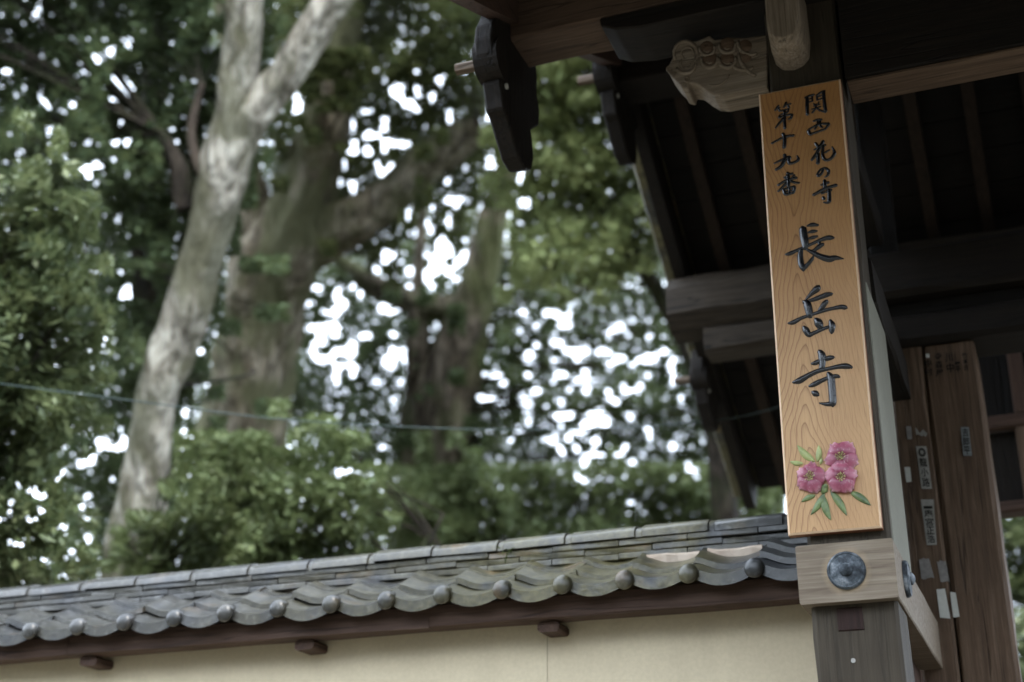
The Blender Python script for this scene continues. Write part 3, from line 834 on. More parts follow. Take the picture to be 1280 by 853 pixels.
character('第', [[(280, 285, 30), (255, 320, 34), (228, 360, 22)], [(250, 325, 22), (300, 315, 22)], [(275, 330, 22), (300, 365, 30)], [(385, 240, 30), (370, 285, 36), (348, 315, 24)], [(385, 278, 22), (450, 262, 26)], [(410, 290, 22), (430, 320, 28)],
    [(305, 365, 24), (380, 345, 30), (425, 335, 30)], [(420, 340, 26), (405, 385, 24)], [(310, 415, 24), (400, 385, 28)], [(300, 420, 26), (285, 460, 30)], [(285, 465, 26), (380, 425, 32), (475, 415, 38)], [(470, 425, 38), (450, 465, 32), (415, 480, 14)],
    [(362, 345, 36), (362, 480, 40), (368, 615, 40)], [(345, 475, 38), (290, 535, 36), (232, 610, 16)]], k1, c1)
character('十', [[(180, 825, 30), (290, 765, 34), (400, 722, 34), (495, 710, 40)], [(335, 680, 40), (360, 740, 52), (362, 820, 52), (356, 888, 46)]], k1, c1)
character('九', [[(320, 162, 38), (325, 220, 48), (278, 310, 48), (210, 355, 34)], [(190, 275, 18), (280, 235, 34), (385, 192, 40)], [(385, 195, 40), (372, 240, 44), (385, 275, 40), (435, 265, 36), (490, 230, 40), (478, 178, 14)]], k2, c2)
character('番', [[(425, 400, 28), (380, 415, 30), (335, 435, 22)], [(350, 392, 34), (378, 408, 34)], [(315, 445, 22), (342, 468, 28)], [(445, 420, 28), (415, 455, 22)], [(235, 550, 26), (330, 495, 36), (420, 465, 34), (470, 455, 38)], [(362, 425, 42), (368, 500, 44), (366, 570, 36)],
    [(345, 520, 34), (295, 575, 34), (238, 628, 22)], [(385, 490, 30), (440, 512, 34), (508, 520, 24)], [(305, 600, 36), (318, 640, 36), (332, 670, 30)], [(312, 602, 26), (380, 580, 30), (445, 566, 36)], [(445, 568, 40), (440, 610, 36), (428, 648, 28)], [(332, 668, 34), (430, 642, 34)], [(376, 585, 24), (382, 650, 24)], [(322, 635, 22), (435, 606, 22)]], k2, c2)

# painted flowers in relief
def petal(cx, cy, ang, ln, wd, up, seed):
    """a cupped, ruffled petal; pixel units of the flower zoom"""
    rr = random.Random(seed); nu, nv = 7, 7; V, F, A = [], [], []
    ca, sa = math.cos(ang), math.sin(ang); ph = rr.random() * 6
    for i in range(nu):
        t = i / (nu - 1)
        for j in range(nv):
            s = -1 + 2 * j / (nv - 1)
            prof = math.sin(math.pi * min(1, .16 + t * .70)) ** .75
            rad = ln * (t - .17 * t ** 3 * s * s) * (1 + .06 * math.sin(s * 7 + ph) * t * t)
            lat = wd * prof * s
            x, y = cx + ca * rad - sa * lat, cy + sa * rad + ca * lat
            h = up + (.0135 * math.sin(math.pi * min(1, t * 1.02) ** .8)) * (1 - .95 * s * s) - .0022 * math.exp(-(s / .12) ** 2) * t + .0030 * math.sin(s * 8 + ph) * t - .002 * t * t
            u, z = px2s(975 + x / 6.56, 545 + y / 6.56); V.append(s2w(u, z, max(h, .0008))); A.append(t)
    top = len(V)
    for i in range(nu - 1):
        for j in range(nv - 1): F.append((i * nv + j, i * nv + j + 1, (i + 1) * nv + j + 1, (i + 1) * nv + j))
    # skirt down to the board
    loop = [(nu - 1) * nv + j for j in range(nv)]
    loop = [i * nv for i in range(nu)] + loop[1:] + [i * nv + nv - 1 for i in range(nu - 2, -1, -1)]
    k = len(V)
    for q in loop: p = V[q].copy(); p[1] = SY + .001; V.append(p); A.append(A[q] * .6)
    for i in range(len(loop) - 1): F.append((loop[i], loop[i + 1], k + i + 1, k + i))
    return V, F, A
def flower(cx, cy, lens, a0, up, wdk, c_off=(0, 0)):
    root = None; n = len(lens)
    mb0 = MB(); Aall = []
    body = None
    for k in range(n):
        ang = R(a0 + 360 * k / n); V, F, A = petal(cx, cy, ang, lens[k], lens[k] * wdk, up + .0012 * (k % 2), int(cx + cy * 7 + k))
        o = add('petal', V, F, M_PETAL, body, True) if body else None
        if body is None:
            # the cup of the flower carries its petals
            cv, cf = [], []
            for i in range(16):
                a = 2 * math.pi * i / 16; u, z = px2s(975 + (cx + 30 * math.cos(a)) / 6.56, 545 + (cy + 30 * math.sin(a)) / 6.56); cv.append(s2w(u, z, -.0008))
            u, z = px2s(975 + cx / 6.56, 545 + cy / 6.56); cv.append(s2w(u, z, up + .004))
            cf = [(i, (i + 1) % 16, 16) for i in range(16)]
            body = fix(add('flower', cv, cf, M_PETAL, sign, True))
            o = add('petal', V, F, M_PETAL, body, True)
        at = o.data.attributes.new('rad', 'FLOAT', 'POINT'); at.data.foreach_set('value', A); fix(o)
    mb = MB(); rr = random.Random(int(cx))
    for i in range(13):
        a = 2 * math.pi * i / 13 + rr.random() * .3; r1 = 26 + 16 * rr.random()
        pts = []
        for t in (.15, .6, 1.0):
            u, z = px2s(975 + (cx + c_off[0] * t + r1 * t * math.cos(a)) / 6.56, 545 + (cy + c_off[1] * t + r1 * t * math.sin(a)) / 6.56); pts.append(s2w(u, z, up + .0065 + .006 * t))
        v, f = tube_vf(pts, [.0006, .0006, .0006], 5); mb.put(v, f)
        v, f = tube_vf([pts[-1] + np.array([0, .001, 0]), pts[-1], pts[-1] - np.array([0, .002, 0])], [.0012, .002, .0012], 6); mb.put(v, f)
    fix(mb.make('stamens', M_STAMEN, body, True))
    return body
tag(flower(508, 190, [150, 145, 138, 135, 150], 20, .004, .56, (0, 0)), 'upper pink flower, partly behind the lower one')
tag(flower(512, 362, [140, 132, 138, 142, 138], 52, .012, .57, (4, 2)), 'lower right pink flower in front')
tag(flower(258, 358, [140, 138, 128, 118, 130], -8, .008, .56, (0, 0)), 'left pink flower')
def pleaf(b, t, wd, bend, mat):
    V, F = [], []; b, t = np.array(b, float), np.array(t, float); d = t - b; L = np.linalg.norm(d); d /= L; nn = np.array([-d[1], d[0]])
    for i in range(9):
        s = i / 8; c = b + d * L * s + nn * bend * math.sin(math.pi * s); h = wd / 2 * math.sin(math.pi * s ** .85) ** .8 + .6
        for k, (q, e) in enumerate(((-1, -.0008), (-.8, .0025), (0, .0015), (.8, .0032), (1, -.0008))):
            p = c + nn * h * q; u, z = px2s(975 + p[0] / 6.56, 545 + p[1] / 6.56); V.append(s2w(u, z, e + .003 * math.sin(math.pi * s) * (1 if abs(q) < 1 else 0)))
    for i in range(8):
        for k in range(4): F.append((i * 5 + k, i * 5 + k + 1, (i + 1) * 5 + k + 1, (i + 1) * 5 + k))
    return fix(add('painted_leaf', V, F, mat, sign, True))
for a in (((295, 225), (150, 90), 62, -12, M_PLEAF2), ((200, 240), (90, 226), 42, -6, M_PLEAF2), ((312, 225), (325, 90), 52, 10, M_PLEAF2), ((335, 250), (350, 190), 26, 4, M_PLEAF2),
          ((300, 500), (184, 555), 44, 8, M_PLEAF), ((375, 480), (260, 662), 58, -8, M_PLEAF), ((365, 500), (425, 706), 64, 14, M_PLEAF), ((420, 460), (557, 668), 62, -8, M_PLEAF), ((580, 470), (752, 584), 62, -8, M_PLEAF), ((345, 440), (400, 470), 70, 0, M_PLEAF), ((390, 405), (350, 490), 60, 0, M_PLEAF)):
    pleaf(*a)

# ================================================================== THE WALL
wall = empty('boundary_wall', (-3.6, 5.4, 0), 'cream plastered boundary wall with grey tiled coping, running from the gate to the left', 'wall')
WX0, WX1 = -7.6, -.60
pl = beam('plaster_face', (WX0, WX1, 5.33, 5.67, 0, 2.74), 0, M_WALL, wall, ch=.004, jit=0, seg=14)
v, f = tube_vf([(-1.905, 5.3285, 2.62), (-1.908, 5.3285, 2.4), (-1.901, 5.3285, 2.2), (-1.906, 5.3285, 1.6), (-1.90, 5.3285, .3)], .0016, 5)
add('plaster_crack', v, f, plain('crack_line', (.40, .34, .25), .9, .1), wall)
for k in range(4):
    x0 = WX0 + (WX1 - WX0) * k / 4; x1 = WX0 + (WX1 - WX0) * (k + 1) / 4
    beam('eave_beam', (x0 + .001, x1 - .001, 5.165, 5.265, 2.655, 2.745), 0, W_BROWN[0], wall, ch=.005, jit=.0015, seg=8)
    beam('eave_beam', (x0 + .001, x1 - .001, 5.74, 5.83, 2.655, 2.722), 0, W_BROWN[0], wall, ch=.005, jit=.0015, seg=8)
for k in range(6):
    x = -.78 - 1.0775 * k
    o = beam('wall_bracket', (x - .044, x + .044, 5.205, 5.795, 2.612, 2.652), 1, W_BROWN[1], wall, ch=.010, jit=.001, seg=3)
v, f = beam_vf(WX0, WX1, 5.19, 5.81, 2.724, 2.734, 0, ch=.002, jit=0, seg=4); add('eave_board', v, f, W_DARK[0], wall)
# bedding under the tiles
v, f = prism([(0, 0), (0, 0), (0, 0)], 1, 0)
prof = [(5.19, 2.736), (5.19, 2.745), (5.40, 2.885), (5.405, 2.915), (5.595, 2.915), (5.60, 2.885), (5.81, 2.745), (5.81, 2.736)]
V = [(x, y, z) for x in (WX0, WX1) for y, z in prof]; n = len(prof)
fix(add('tile_bedding', V, [tuple(range(n)), tuple(range(2 * n - 1, n - 1, -1))] + [(i, (i + 1) % n, (i + 1) % n + n, i + n) for i in range(n)], M_MUD, wall))
# one tile shape: a roll at the left dying into a trough
PITCHX = .2494
def hprof(t):      # t 0..1 across the pitch, 0 and 1 at the roll
    return .037 * (.5 + .5 * math.cos(2 * math.pi * min(1, t * .80) ** 0.80)) ** 1.15
def tile_vf(y0, y1, z0, z1, th, apron=0.0, n=12):
    V, F = [], []
    ts = [i / n for i in range(n + 1)]
    for (y, z, e) in ((y0, z0, 0), (y1, z1, 0)):
        for t in ts: V.append(((t) * PITCHX * 1.04 - .01, y, z + hprof(t)))
    for (y, z) in ((y0, z0), (y1, z1)):
        for t in ts:
            d = th if y == y1 else th + apron * (.75 + .25 * math.sin(math.pi * min(1, max(0, t))) ** .6)
            V.append((t * PITCHX * 1.04 - .01, y, z + hprof(t) - d))
    m = n + 1
    for k in range(n):
        F.append((k, k + 1, m + k + 1, m + k)); F.append((2 * m + k, 3 * m + k, 3 * m + k + 1, 2 * m + k + 1))
        F.append((k, 2 * m + k, 2 * m + k + 1, k + 1)); F.append((m + k, m + k + 1, 3 * m + k + 1, 3 * m + k))
    F += [(0, m, 3 * m, 2 * m), (n, 2 * m + n, 3 * m + n, m + n)]
    # apron returns: a drop face thicker than the tile
    return V, F
def mk(name, vf, mat):
    me = mesh(name, vf[0], vf[1], mat, True)
    bm = bmesh.new(); bm.from_mesh(me); bmesh.ops.recalc_face_normals(bm, faces=bm.faces)
    for e in bm.edges:
        if len(e.link_faces) == 2 and e.calc_face_angle() > .7: e.smooth = False
    bm.to_mesh(me); bm.free()
    return me
eave_me = mk('eave_tile', tile_vf(0, .16, 0, .060, .016, .028), M_TILE)
pan_me = mk('pan_tile', tile_vf(0, .20, 0, .090, .024), M_TILE)
def knob_vf():
    V, F = [], []
    prof = [(.028, .045), (.035, .022), (.0385, .004), (.037, -.005), (.031, -.013), (.018, -.018), (.006, -.020)]
    n = 22
    for (r, y) in prof:
        for k in range(n): a = 2 * math.pi * k / n; V.append((r * math.cos(a), y, r * math.sin(a) + y * .38 * (1 if y > 0 else 0)))
    for j in range(len(prof) - 1):
        for k in range(n): F.append((j * n + k, j * n + (k + 1) % n, (j + 1) * n + (k + 1) % n, (j + 1) * n + k))
    F.append(tuple(range((len(prof) - 1) * n, len(prof) * n))); F.append(tuple(reversed(range(n))))
    return V, F
knob_me = mk('round_end', knob_vf(), M_TILE2)
EY, EZ = 5.10, 2.755
for k in range(28):
    x = -.761 - PITCHX * k
    if x < WX0 + .1: break
    j = lambda s: rnd.gauss(0, s)
    e = link('eave_tile', eave_me, wall, (x + j(.002), EY + j(.004), EZ + j(.003))); e.rotation_euler = (j(.012), j(.012), j(.012))
    kn = link('round_end', knob_me, e, (x + j(.002), EY - .010 + j(.003), EZ + .009 + j(.002)))
    p = link('pan_tile', pan_me, wall, (x + .012 + j(.004), EY + .115 + j(.006), EZ + .066 + j(.003))); p.rotation_euler = (j(.02), j(.015), j(.02))
    p2 = link('pan_tile', pan_me, wall, (x + .018 + j(.004), EY + .222 + j(.006), EZ + .126 + j(.003))); p2.rotation_euler = (j(.015), j(.012), j(.012))
    if k in (2, 3):
        bpy.data.objects.remove(p2); p2 = p
        v, f = beam_vf(x + .02, x + .235, 5.335, 5.405, 2.845, 2.9125, 0, ch=.008, jit=.003, seg=5); add('mortar_patch', v, f, M_MUD, wall)
    if k == 0:
        for q in (e, p, p2): q.scale.x = .72
    # back slope
    e = link('eave_tile', eave_me, wall, (x - PITCHX + PITCHX, 11.0 - EY, EZ)); e.rotation_euler = (0, 0, math.pi)
    p = link('pan_tile', pan_me, wall, (x, 11.0 - EY - .11, EZ + .064)); p.rotation_euler = (0, 0, math.pi)
# ridge: three courses of flat tiles and a rounded cap course
def box_me(name, lx, ly, lz, mat, ch=.004):
    v, f = beam_vf(-lx / 2, lx / 2, -ly / 2, ly / 2, -lz / 2, lz / 2, 0, ch=ch, jit=.0006, seg=2)
    return mesh(name, v, f, mat)
RZ = 2.913
for row in range(3):
    lx = .285; me_ = [box_me('ridge_tile', lx - .004, .245 - .012 * row, .0265, M_TILE) for _ in range(3)]
    x = WX1 - .02 - (.0 if row % 2 else .14) - lx / 2
    while x > WX0:
        o = link('ridge_tile', rnd.choice(me_), wall, (x, 5.50 + rnd.gauss(0, .002), RZ + .0145 + .029 * row + rnd.gauss(0, .001)))
        o.rotation_euler = (rnd.gauss(0, .012), rnd.gauss(0, .004), rnd.gauss(0, .006)); x -= lx
def cap_vf(L):
    V, F = [], []; n = 12
    for (x, r) in ((-L / 2, .116), (-L / 2 + .004, .12), (L / 2 - .028, .12), (L / 2 - .026, .110), (L / 2 + .01, .110)):
        for k in range(n + 1):
            a = math.pi * k / n; V.append((x, -math.cos(a) * r, math.sin(a) ** .8 * r * .56))
    m = n + 1
    for j in range(4):
        for k in range(n): F.append((j * m + k, j * m + k + 1, (j + 1) * m + k + 1, (j + 1) * m + k))
    for e in (0, 4): F.append(tuple(e * m + k for k in range(m)))
    for j in range(4): F.append((j * m, (j + 1) * m, (j + 1) * m + n, j * m + n))
    return V, F
cap_me = mk('ridge_cap', cap_vf(.30), M_TILE)
x = WX1 - .17
while x > WX0:
    o = link('ridge_cap', cap_me, wall, (x, 5.50 + rnd.gauss(0, .003), RZ + .0885 + rnd.gauss(0, .0015))); o.rotation_euler = (rnd.gauss(0, .01), rnd.gauss(0, .006), rnd.gauss(0, .006)); x -= .30

# seedling in the tile joint
sd0 = atY(632, 704, 5.33)
weed = empty('seedling', tuple(sd0), 'small green seedling growing from the wall tiles', 'plant')
mb = MB(); ml = MB()
for k in range(5):
    a = rnd.uniform(-1, 1); pts = [Vector(sd0), Vector(sd0) + Vector((a * .02, -.02, .02)), Vector(sd0) + Vector((a * .05, -.035, .035 + rnd.random() * .02))]
    v, f = tube_vf(pts, .0012, 4); mb.put(v, f)
    for q in range(3):
        c = pts[2] + Vector((rnd.gauss(0, .012), rnd.gauss(0, .012), rnd.gauss(0, .008))); d = Vector((rnd.gauss(0, 1), rnd.gauss(0, 1), .3)).normalized() * .014; s = d.cross(Vector((0, 0, 1))).normalized() * .006
        ml.put([c - d, c + s, c + d, c - s], [(0, 1, 2, 3)])
mb.make('stem', M_STEM, weed)['kind'] = 'stuff'; ml.make('leaf', L_UNDER, weed)['kind'] = 'stuff'

# ================================================================== CABLE
pts = [atD(-140, 462, 7.4), atD(0, 480, 7.7), atD(180, 503, 8.0), atD(360, 525, 8.2), atD(600, 537, 8.4), atD(800, 533, 8.35), atD(960, 513, 8.3), np.array([-.62, 7.08, 4.32])]
pts = catmull([np.array([-14, 9, 5.6])] + pts, 5)
v, f = tube_vf(pts, .0036, 6)
tag(add('cable', v, f, M_WIRE, None, True), 'thin green cable sagging in front of the trees to the gate', 'cable')

# ================================================================== TREES
def trunk_vf(pl, D, n=22, rough=.07, seed=1, Ds=None):
    """pl: (px, py, width px) centre line at distance D"""
    rr = np.random.default_rng(seed)
    P = [np.append(atD(x, y, (Ds[i] if Ds else D)), w_ / 2 * (Ds[i] if Ds else D) / FOC) for i, (x, y, w_) in enumerate(pl)]
    P = catmull(P, 14); n = n * 2
    V, F = [], []
    ph = rr.random((6, 3)) * 6.28
    m = len(P)
    for i in range(m):
        t = Vector(P[min(i + 1, m - 1)][:3] - P[max(i - 1, 0)][:3]).normalized(); a = t.cross(Vector((0, 1, .05))).normalized(); b = t.cross(a)
        for k in range(n):
            an = 2 * math.pi * k / n; s = i * .175
            q = 1 + rough * (math.sin(3 * an + ph[0, 0] + s * .6) + .7 * math.sin(5 * an + ph[1, 0] - s * .9) + .5 * math.sin(8 * an + ph[2, 0] + s * 1.3) * math.sin(s + ph[2, 1])) + rr.normal(0, rough * .12)
            dr = a * math.cos(an) + b * math.sin(an); p = Vector(P[i][:3]) + dr * float(P[i][3])
            q += .13 * (1 - 2 * abs(mnoise.noise(Vector((p.x * 3.2, p.y * 3.2, p.z * .7 + seed))))) - .08 + .10 * mnoise.noise(Vector((p.x * 9, p.y * 9, p.z * 2.2 + seed)))
            p = Vector(P[i][:3]) + dr * float(P[i][3]) * q
            V.append(p)
    for i in range(m - 1):
        for k in range(n): F.append((i * n + k, i * n + (k + 1) % n, (i + 1) * n + (k + 1) % n, (i + 1) * n + k))
    F.append(tuple(range((m - 1) * n, m * n))); F.append(tuple(reversed(range(n))))
    return V, F, P
def down(pl, D):
    """carry a trunk down to the ground"""
    x, y, w_ = pl[0]; out = list(pl)
    base = atD(x, y, D)
    # find pixel rows below until z<0
    k = y; ext = []
    while atD(x, k, D)[2] > -.2: k += 120; ext.append((x - (k - y) * .03, k, w_ * (1 + .0006 * (k - y))))
    return ext[::-1] + out

def leaves_mesh(name, C, L, Wd, mat, n0, updir=.75, droop=.25):
    """C: N x 3 leaf centres; many small folded leaves in one mesh"""
    N = len(C)
    nrm = n0.normal(0, 1, (N, 3)); nrm[:, 2] = np.abs(nrm[:, 2]) * 1.0 + updir; nrm /= np.linalg.norm(nrm, axis=1)[:, None]
    ax = n0.normal(0, .75, (N, 3)); ax[:, 2] -= droop; ax += 1.3 * np.stack([np.sin(C[:, 0] * 5.1 + C[:, 2] * 3.7), np.cos(C[:, 1] * 4.3 + C[:, 0] * 2.9), np.sin(C[:, 2] * 6.1 + C[:, 0] * 1.7) - .3], 1); ax -= nrm * (ax * nrm).sum(1)[:, None]; ax /= np.linalg.norm(ax, axis=1)[:, None] + 1e-9
    sd_ = np.cross(nrm, ax); s = n0.uniform(.5, 1.5, N)[:, None]
    A = C - ax * L / 2 * s; B = C + ax * L / 2 * s - nrm * L * .08; M1 = C + sd_ * Wd / 2 * s - nrm * Wd * .12; M2 = C - sd_ * Wd / 2 * s - nrm * Wd * .12
    V = np.stack([A, M1, B, M2], 1).reshape(-1, 3)
    idx = np.arange(N) * 4
    T = np.stack([idx, idx + 1, idx + 2, idx, idx + 2, idx + 3], 1).reshape(-1)
    me = bpy.data.meshes.new(name)
    me.vertices.add(4 * N); me.vertices.foreach_set('co', V.ravel())
    me.loops.add(6 * N); me.loops.foreach_set('vertex_index', T.astype(np.int32))
    me.polygons.add(2 * N); me.polygons.foreach_set('loop_start', np.arange(2 * N, dtype=np.int32) * 3)
    me.materials.append(mat); me.update(calc_edges=True); me.validate()
    return me

# how closely leaves cover each 40-pixel square of the view (0 open sky .. 9 closed), row by row from the top
COVER = [
 "667788888788878655799999", "777578888787765559999999", "466337788757647789999999", "664537667444554448769999", "744436758733645735759999",
 "885555788737356539999999", "888866789444545559999999", "999977779566554569999999", "997544889654334888876999", "996645689566677766775699",
 "998653688544566755543699", "999956589754445554544599", "999955479977656553355799", "866655599888756555445699", "865568999864588855446699",
 "544688999999788888877799", "655569999999999999888899", "555469999999999999999999", "777777999999999999999999"]
TR = {}   # trees: crown settings and clump list
def group_of(px, py):
    if px < 100 + 22 * math.sin(py * .028) + 14 * math.sin(py * .07 + 1) + rnd.gauss(0, 20) and 205 + 40 * math.sin(px * .05 + 2) + rnd.gauss(0, 26) < py < 740: return 'A'
    if px < 150 and 330 < py < 520 and rnd.random() < .35: return 'A'
    if 140 < px < 490 and py > 540 - max(0, (px - 250)) * .0 and py > 560 - 120 * math.exp(-((px - 310) / 80) ** 2) + rnd.gauss(0, 18) + 30 * math.sin(px * .047 + .6) + 20 * math.sin(px * .118) and (px > 205 or py > 655) and py > 420: return 'F'
    if py > 575 and px > 430: return 'G'
    if px > 615 and py < 345 + 30 * math.sin(px * .02): return 'E'
    if px < 345 and py < 420: return 'B'
    if py < 330: return 'C'
    if px < 345: return 'B'
    return 'D'
SPEC = dict(A=(9.2, .75, .085, .034, L_SHRUB), B=(15.0, 1.5, .105, .042, L_DARK), C=(19.5, 1.6, .11, .048, L_OLIVE), D=(22.5, 1.8, .12, .05, L_DARK),
            E=(16.5, 1.1, .12, .048, L_BRIGHT), F=(11.2, .8, .10, .034, L_UNDER), G=(19.8, 1.2, .13, .052, L_UNDER), H=(15, 1.2, .11, .045, L_SHRUB))
TRUNKS = dict(
 B=[[(165, 690, 70), (180, 610, 60), (196, 500, 52), (232, 400, 58), (257, 300, 52), (282, 200, 60), (297, 110, 46), (304, 50, 46), (308, -40, 44), (313, -150, 42), (320, -260, 28)],
    [(284, 205, 46), (310, 155, 48), (334, 122, 46), (359, 92, 44), (385, 48, 44), (420, -5, 42), (460, -80, 38), (520, -170, 22)], [(266, 240, 15), (246, 200, 13), (240, 160, 11), (253, 104, 7)], [(232, 262, 26), (224, 212, 24), (204, 168, 14)]],
 C=[[(300, 700, 130), (300, 600, 112), (312, 480, 104), (325, 400, 100), (345, 330, 104), (372, 265, 84), (397, 190, 68), (416, 100, 58), (430, 0, 48), (440, -120, 30)],
    [(360, 325, 64), (415, 290, 62), (475, 258, 54), (525, 212, 50), (566, 178, 46), (598, 160, 38)],
    [(335, 360, 60), (314, 260, 50), (300, 190, 44), (290, 90, 34), (280, 0, 24)]],
 D=[[(545, 700, 100), (545, 570, 94), (552, 500, 86), (578, 420, 60), (600, 350, 46), (616, 280, 38), (640, 200, 32), (680, 130, 24), (720, 50, 16)],
    [(592, 372, 26), (562, 384, 30), (522, 380, 32), (468, 356, 28), (432, 332, 22), (400, 300, 12)], [(522, 378, 16), (525, 300, 12), (532, 240, 8)], [(530, 560, 44), (522, 470, 34), (522, 385, 26)]],
 E=[[(912, 760, 42), (906, 640, 38), (900, 560, 32), (870, 460, 24), (825, 370, 20), (765, 280, 20), (712, 190, 22), (692, 100, 18), (680, 10, 12)], [(712, 190, 14), (650, 120, 11), (600, 60, 7)]],
 T=[[(186, 560, 60), (196, 430, 52), (190, 330, 56), (186, 220, 46), (192, 100, 36), (200, -60, 26)], [(196, 430, 34), (150, 400, 24), (90, 330, 12)]])
TD = dict(B=14.0, C=19.0, D=22.0, E=16.8, T=17.0)
def near_trunk(px, py, D):
    """distance to push a clump back so the trunk stays in view"""
    if px > 362 and py < 60: return None
    for g_, lst in TRUNKS.items():
        if g_ in 'TE': continue
        if TD[g_] + .6 < D: continue
        for pl in lst:
            for (x0, y0, w0), (x1, y1, w1) in zip(pl[:-1], pl[1:]):
                dx, dy = x1 - x0, y1 - y0; t = max(0, min(1, ((px - x0) * dx + (py - y0) * dy) / (dx * dx + dy * dy)))
                if math.hypot(px - x0 - dx * t, py - y0 - dy * t) < (w0 + (w1 - w0) * t) / 2 + 9: return TD[g_]
    return None
TAU = dict(A=9, B=7, C=6.5, D=5, E=8, F=7.5, G=8)
NTAB = np.random.default_rng(77).random((10, 256, 256))
def vnoise(x, y, sc, seed):
    x = x / sc + seed * 17.3 + 500; y = y / sc + seed * 5.7 + 500; xi = np.floor(x).astype(np.int64); yi = np.floor(y).astype(np.int64); fx = x - xi; fy = y - yi
    fx = fx * fx * (3 - 2 * fx); fy = fy * fy * (3 - 2 * fy)
    h = lambda a, b: NTAB[seed, a & 255, b & 255]
    return (h(xi, yi) * (1 - fx) + h(xi + 1, yi) * fx) * (1 - fy) + (h(xi, yi + 1) * (1 - fx) + h(xi + 1, yi + 1) * fx) * fy
def gapn(x, y): return .12 * vnoise(x, y, 46, 1) + .24 * vnoise(x, y, 20, 2) + .64 * vnoise(x, y, 10, 3)
_q = np.sort(gapn(rng.uniform(0, 4000, 20000), rng.uniform(0, 4000, 20000)))
COV = np.array([[int(ch_) / 10 for ch_ in row_] for row_ in COVER])
def cover_at(x, y):
    u, v = np.clip(x / 40 - .5, 0, 22.999), np.clip(y / 40 - .5, 0, len(COVER) - 1.001); i, j = u.astype(int), v.astype(int); fu, fv = u - i, v - j
    c = (COV[j, i] * (1 - fu) + COV[j, i + 1] * fu) * (1 - fv) + (COV[j + 1, i] * (1 - fu) + COV[j + 1, i + 1] * fu) * fv
    return 1 - (1 - np.where((x < -20) | (y < -20), .8, c)) ** 2.05
CL = {k: [] for k in SPEC}       # arrays of px, py, distance
for yy in range(-280, 960, 20):
    for xx in range(-280, 980, 20):
        g_ = group_of(xx + 10 + rnd.gauss(0, 14), yy + 10 + rnd.gauss(0, 14)); D0, sdv, L, Wd, mat = SPEC[g_]
        lp = .5 * L * Wd * .62 * (FOC / D0) ** 2
        N = int(TAU[g_] * 400 / lp * (1 if yy < 760 else .4)) + 1
        x = xx + rng.random(N) * 20; y = yy + rng.random(N) * 20
        rank = np.searchsorted(_q, gapn(x, y)) / len(_q)
        k = rank + rng.normal(0, .035, N) < cover_at(x, y) * 1.045
        x, y = x[k], y[k]
        if not len(x): continue
        D = D0 + sdv * 1.5 * (vnoise(x, y, 62, 7) + .6 * vnoise(x, y, 27, 8) - .8) + rng.normal(0, .16 + .012 * D0, len(x))
        if g_ not in 'AFG' or (g_ == 'F' and yy < 600 and xx < 215):
            td = near_trunk(xx + 10, yy + 10, D0 - sdv)
            front = (td in (19.0, 22.0) and (rnd.random() < .16 or (td == 19.0 and yy < 130 and rnd.random() < .8) or (td == 22.0 and yy < 250)))
            if td is not None and not front: D = np.where(D < td + .9, td + 1.0 + rng.random(len(x)) * 1.2, D)
            elif front: D = np.minimum(D, td - .7 - rng.random(len(x)) * .6)
        CL[g_].append(np.stack([x, y, D], 1))
for k in range(1000):
    px, py = 1190 + rnd.random() * 520, 540 + rnd.random() * 440; m_ = 70
    CL['H'].append(np.stack([px + rng.normal(0, 9, m_), py + rng.normal(0, 9, m_), 15 + rnd.gauss(0, .8) + rng.normal(0, .2, m_)], 1))
CL = {k: np.concatenate(v) for k, v in CL.items()}
def atDs(A): return CP + (FW + RT * (A[:, 0:1] - 640) / FOC - UP * (A[:, 1:2] - 426.5) / FOC) * A[:, 2:3]
LABELS = dict(
 B=('evergreen_tree', 'tall evergreen tree with a pale smooth forked trunk at the left', M_BARKP), C=('old_tree', 'huge mossy old tree whose thick limb ends in a broken stub', M_BARKM),
 D=('old_tree', 'brown-trunked tree with low dark limbs, right of the mossy tree', M_BARKB), E=('evergreen_tree', 'light green leafy tree nearest the gate roof', M_BARKD),
 A=('shrub', 'glossy dark shrub at the far left, behind the wall', M_BARKD), F=('shrub', 'light green shrub below the pale trunk, behind the wall', M_BARKD),
 G=('shrub', 'far olive green thicket above the wall ridge, left of the gate', M_BARKD), H=('shrub', 'dark leafy shrub seen through the gate at the right edge', M_BARKD))
CATS = dict(B='tree', C='tree', D='tree', E='tree', A='shrub', F='shrub', G='shrub', H='shrub')
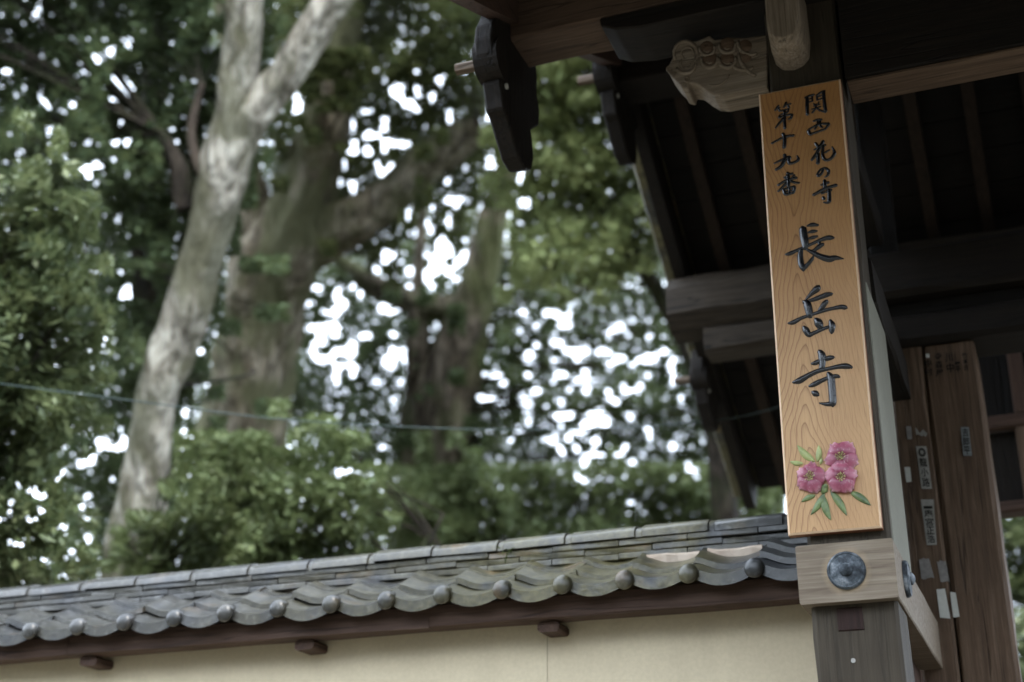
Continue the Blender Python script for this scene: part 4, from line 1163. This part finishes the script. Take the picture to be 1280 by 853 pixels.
def build_tree(key):
    name, label, bm_ = LABELS[key]; D0, sdv, L, Wd, mat = SPEC[key]; n0 = np.random.default_rng(ord(key))
    sk = []
    lst = TRUNKS.get(key)
    if lst:
        p0 = down(lst[0], TD[key]); b = atD(*p0[0][:2], TD[key]); base = (b[0], b[1], 0)
    else:
        a = atDs(CL[key]).mean(0); base = (a[0], a[1], 0)
    root = empty(name, base, label, CATS[key])
    if lst:
        for i, pl in enumerate(lst):
            pl2 = down(pl, TD[key]) if i == 0 else pl
            v, f, P = trunk_vf(pl2, TD[key], 22 if i == 0 else 16, .06 if key in 'BC' else .05, ord(key) + i)
            o = add('trunk' if i == 0 else 'limb', v, f, [bm_, M_STUB], root, True)
            if key == 'B' and i == 3: o.data.materials[0] = M_BARKD
            if key == 'B' and i == 2: o.data.materials[0] = M_STUB; o['label'] = 'short broken brown limb'
            if key == 'C' and i == 1:
                for p in o.data.polygons[-2:]: p.material_index = 1
                for p in o.data.polygons:
                    if p.center.x > max(q.co.x for q in o.data.vertices) - .10: p.material_index = 1
            sk += [q for q in P if q[2] > 2.2]
    else:
        for i in range(6):
            tx = base[0] + n0.normal(0, 1.2) - (.9 if key == 'A' else 0); ty = base[1] + n0.normal(0, .5)
            pts = [np.array([base[0] + n0.normal(0, .5) - (.9 if key == 'A' else 0), base[1] + n0.normal(0, .3), 0]), np.array([tx, ty, 2.0]), np.array([tx + n0.normal(0, .4), ty, 3.2]), np.array([tx + n0.normal(0, .6), ty, 4.3 if key != 'G' else 5.5])]
            pts = catmull(pts, 5); v, f = tube_vf(pts, np.linspace(.028, .010, len(pts)), 7); add('stem', v, f, bm_, root, True)
            sk += [np.append(p, .03) for p in pts if p[2] > 1.2]
    sk = np.array(sk)
    # leaf clumps on twigs
    C = atDs(CL[key]); C = C[C[:, 2] > .4]
    tw = MB()
    for c in C[n0.integers(0, len(C), 150 if key in 'BCDE' else 70)]:
        dd = np.linalg.norm(sk[:, :3] - c, axis=1) + np.maximum(0, sk[:, 2] - c[2]) * .8; s = sk[np.argmin(dd), :3]
        L0 = np.linalg.norm(c - s)
        if L0 > 7: continue
        mid = (s + c) / 2 + n0.normal(0, .06 * L0, 3) + np.array([0, 0, .05 * L0]); r0 = min(.032, .006 + .004 * L0)
        P = catmull([s, mid, c], 4); v, f = tube_vf(P, np.linspace(r0, .005, len(P)), 5, False); tw.put(v, f)
    me = leaves_mesh('crown', C, L, Wd, mat, n0)
    o = link('crown', me, root, (0, 0, 0)); o['kind'] = 'stuff'
    if tw.v:
        o = tw.make('twigs', M_BARKD, root, True); o['kind'] = 'stuff'
    return root, len(C)
tot = 0
for k in 'ABCDEFGH':
    r_, n_ = build_tree(k); tot += n_
# bare dark trunk behind the pale one
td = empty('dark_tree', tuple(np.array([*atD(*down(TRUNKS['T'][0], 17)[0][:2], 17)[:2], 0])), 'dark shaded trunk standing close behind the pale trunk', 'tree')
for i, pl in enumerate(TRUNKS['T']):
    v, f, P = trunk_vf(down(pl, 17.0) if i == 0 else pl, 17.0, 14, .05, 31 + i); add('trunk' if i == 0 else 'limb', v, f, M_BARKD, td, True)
# unseen leaf mass added behind and left of the viewpoint to cut sky light
n1 = np.random.default_rng(5); NW = 22000
cw = n1.uniform([-32, -15, 0], [36, -11, 1], (NW, 3)); lf = n1.random(NW) < .3; cw[lf, 0] = n1.uniform(-27, -23, lf.sum()); cw[lf, 1] = n1.uniform(-12, 4, lf.sum()); cw[:, 2] = n1.beta(1.1, 1.2, NW) * (9 + 2.0 * np.sin(cw[:, 0] * .35) + 1.2 * np.sin(cw[:, 0] * .9 + 1))
wd = link('sky_blocking_leaves', leaves_mesh('sky_blocking_leaves', cw, .75, .5, L_DARK, n1)); tag(wd, kind='stuff')
print('leaves', tot, 'objects', len(bpy.data.objects))
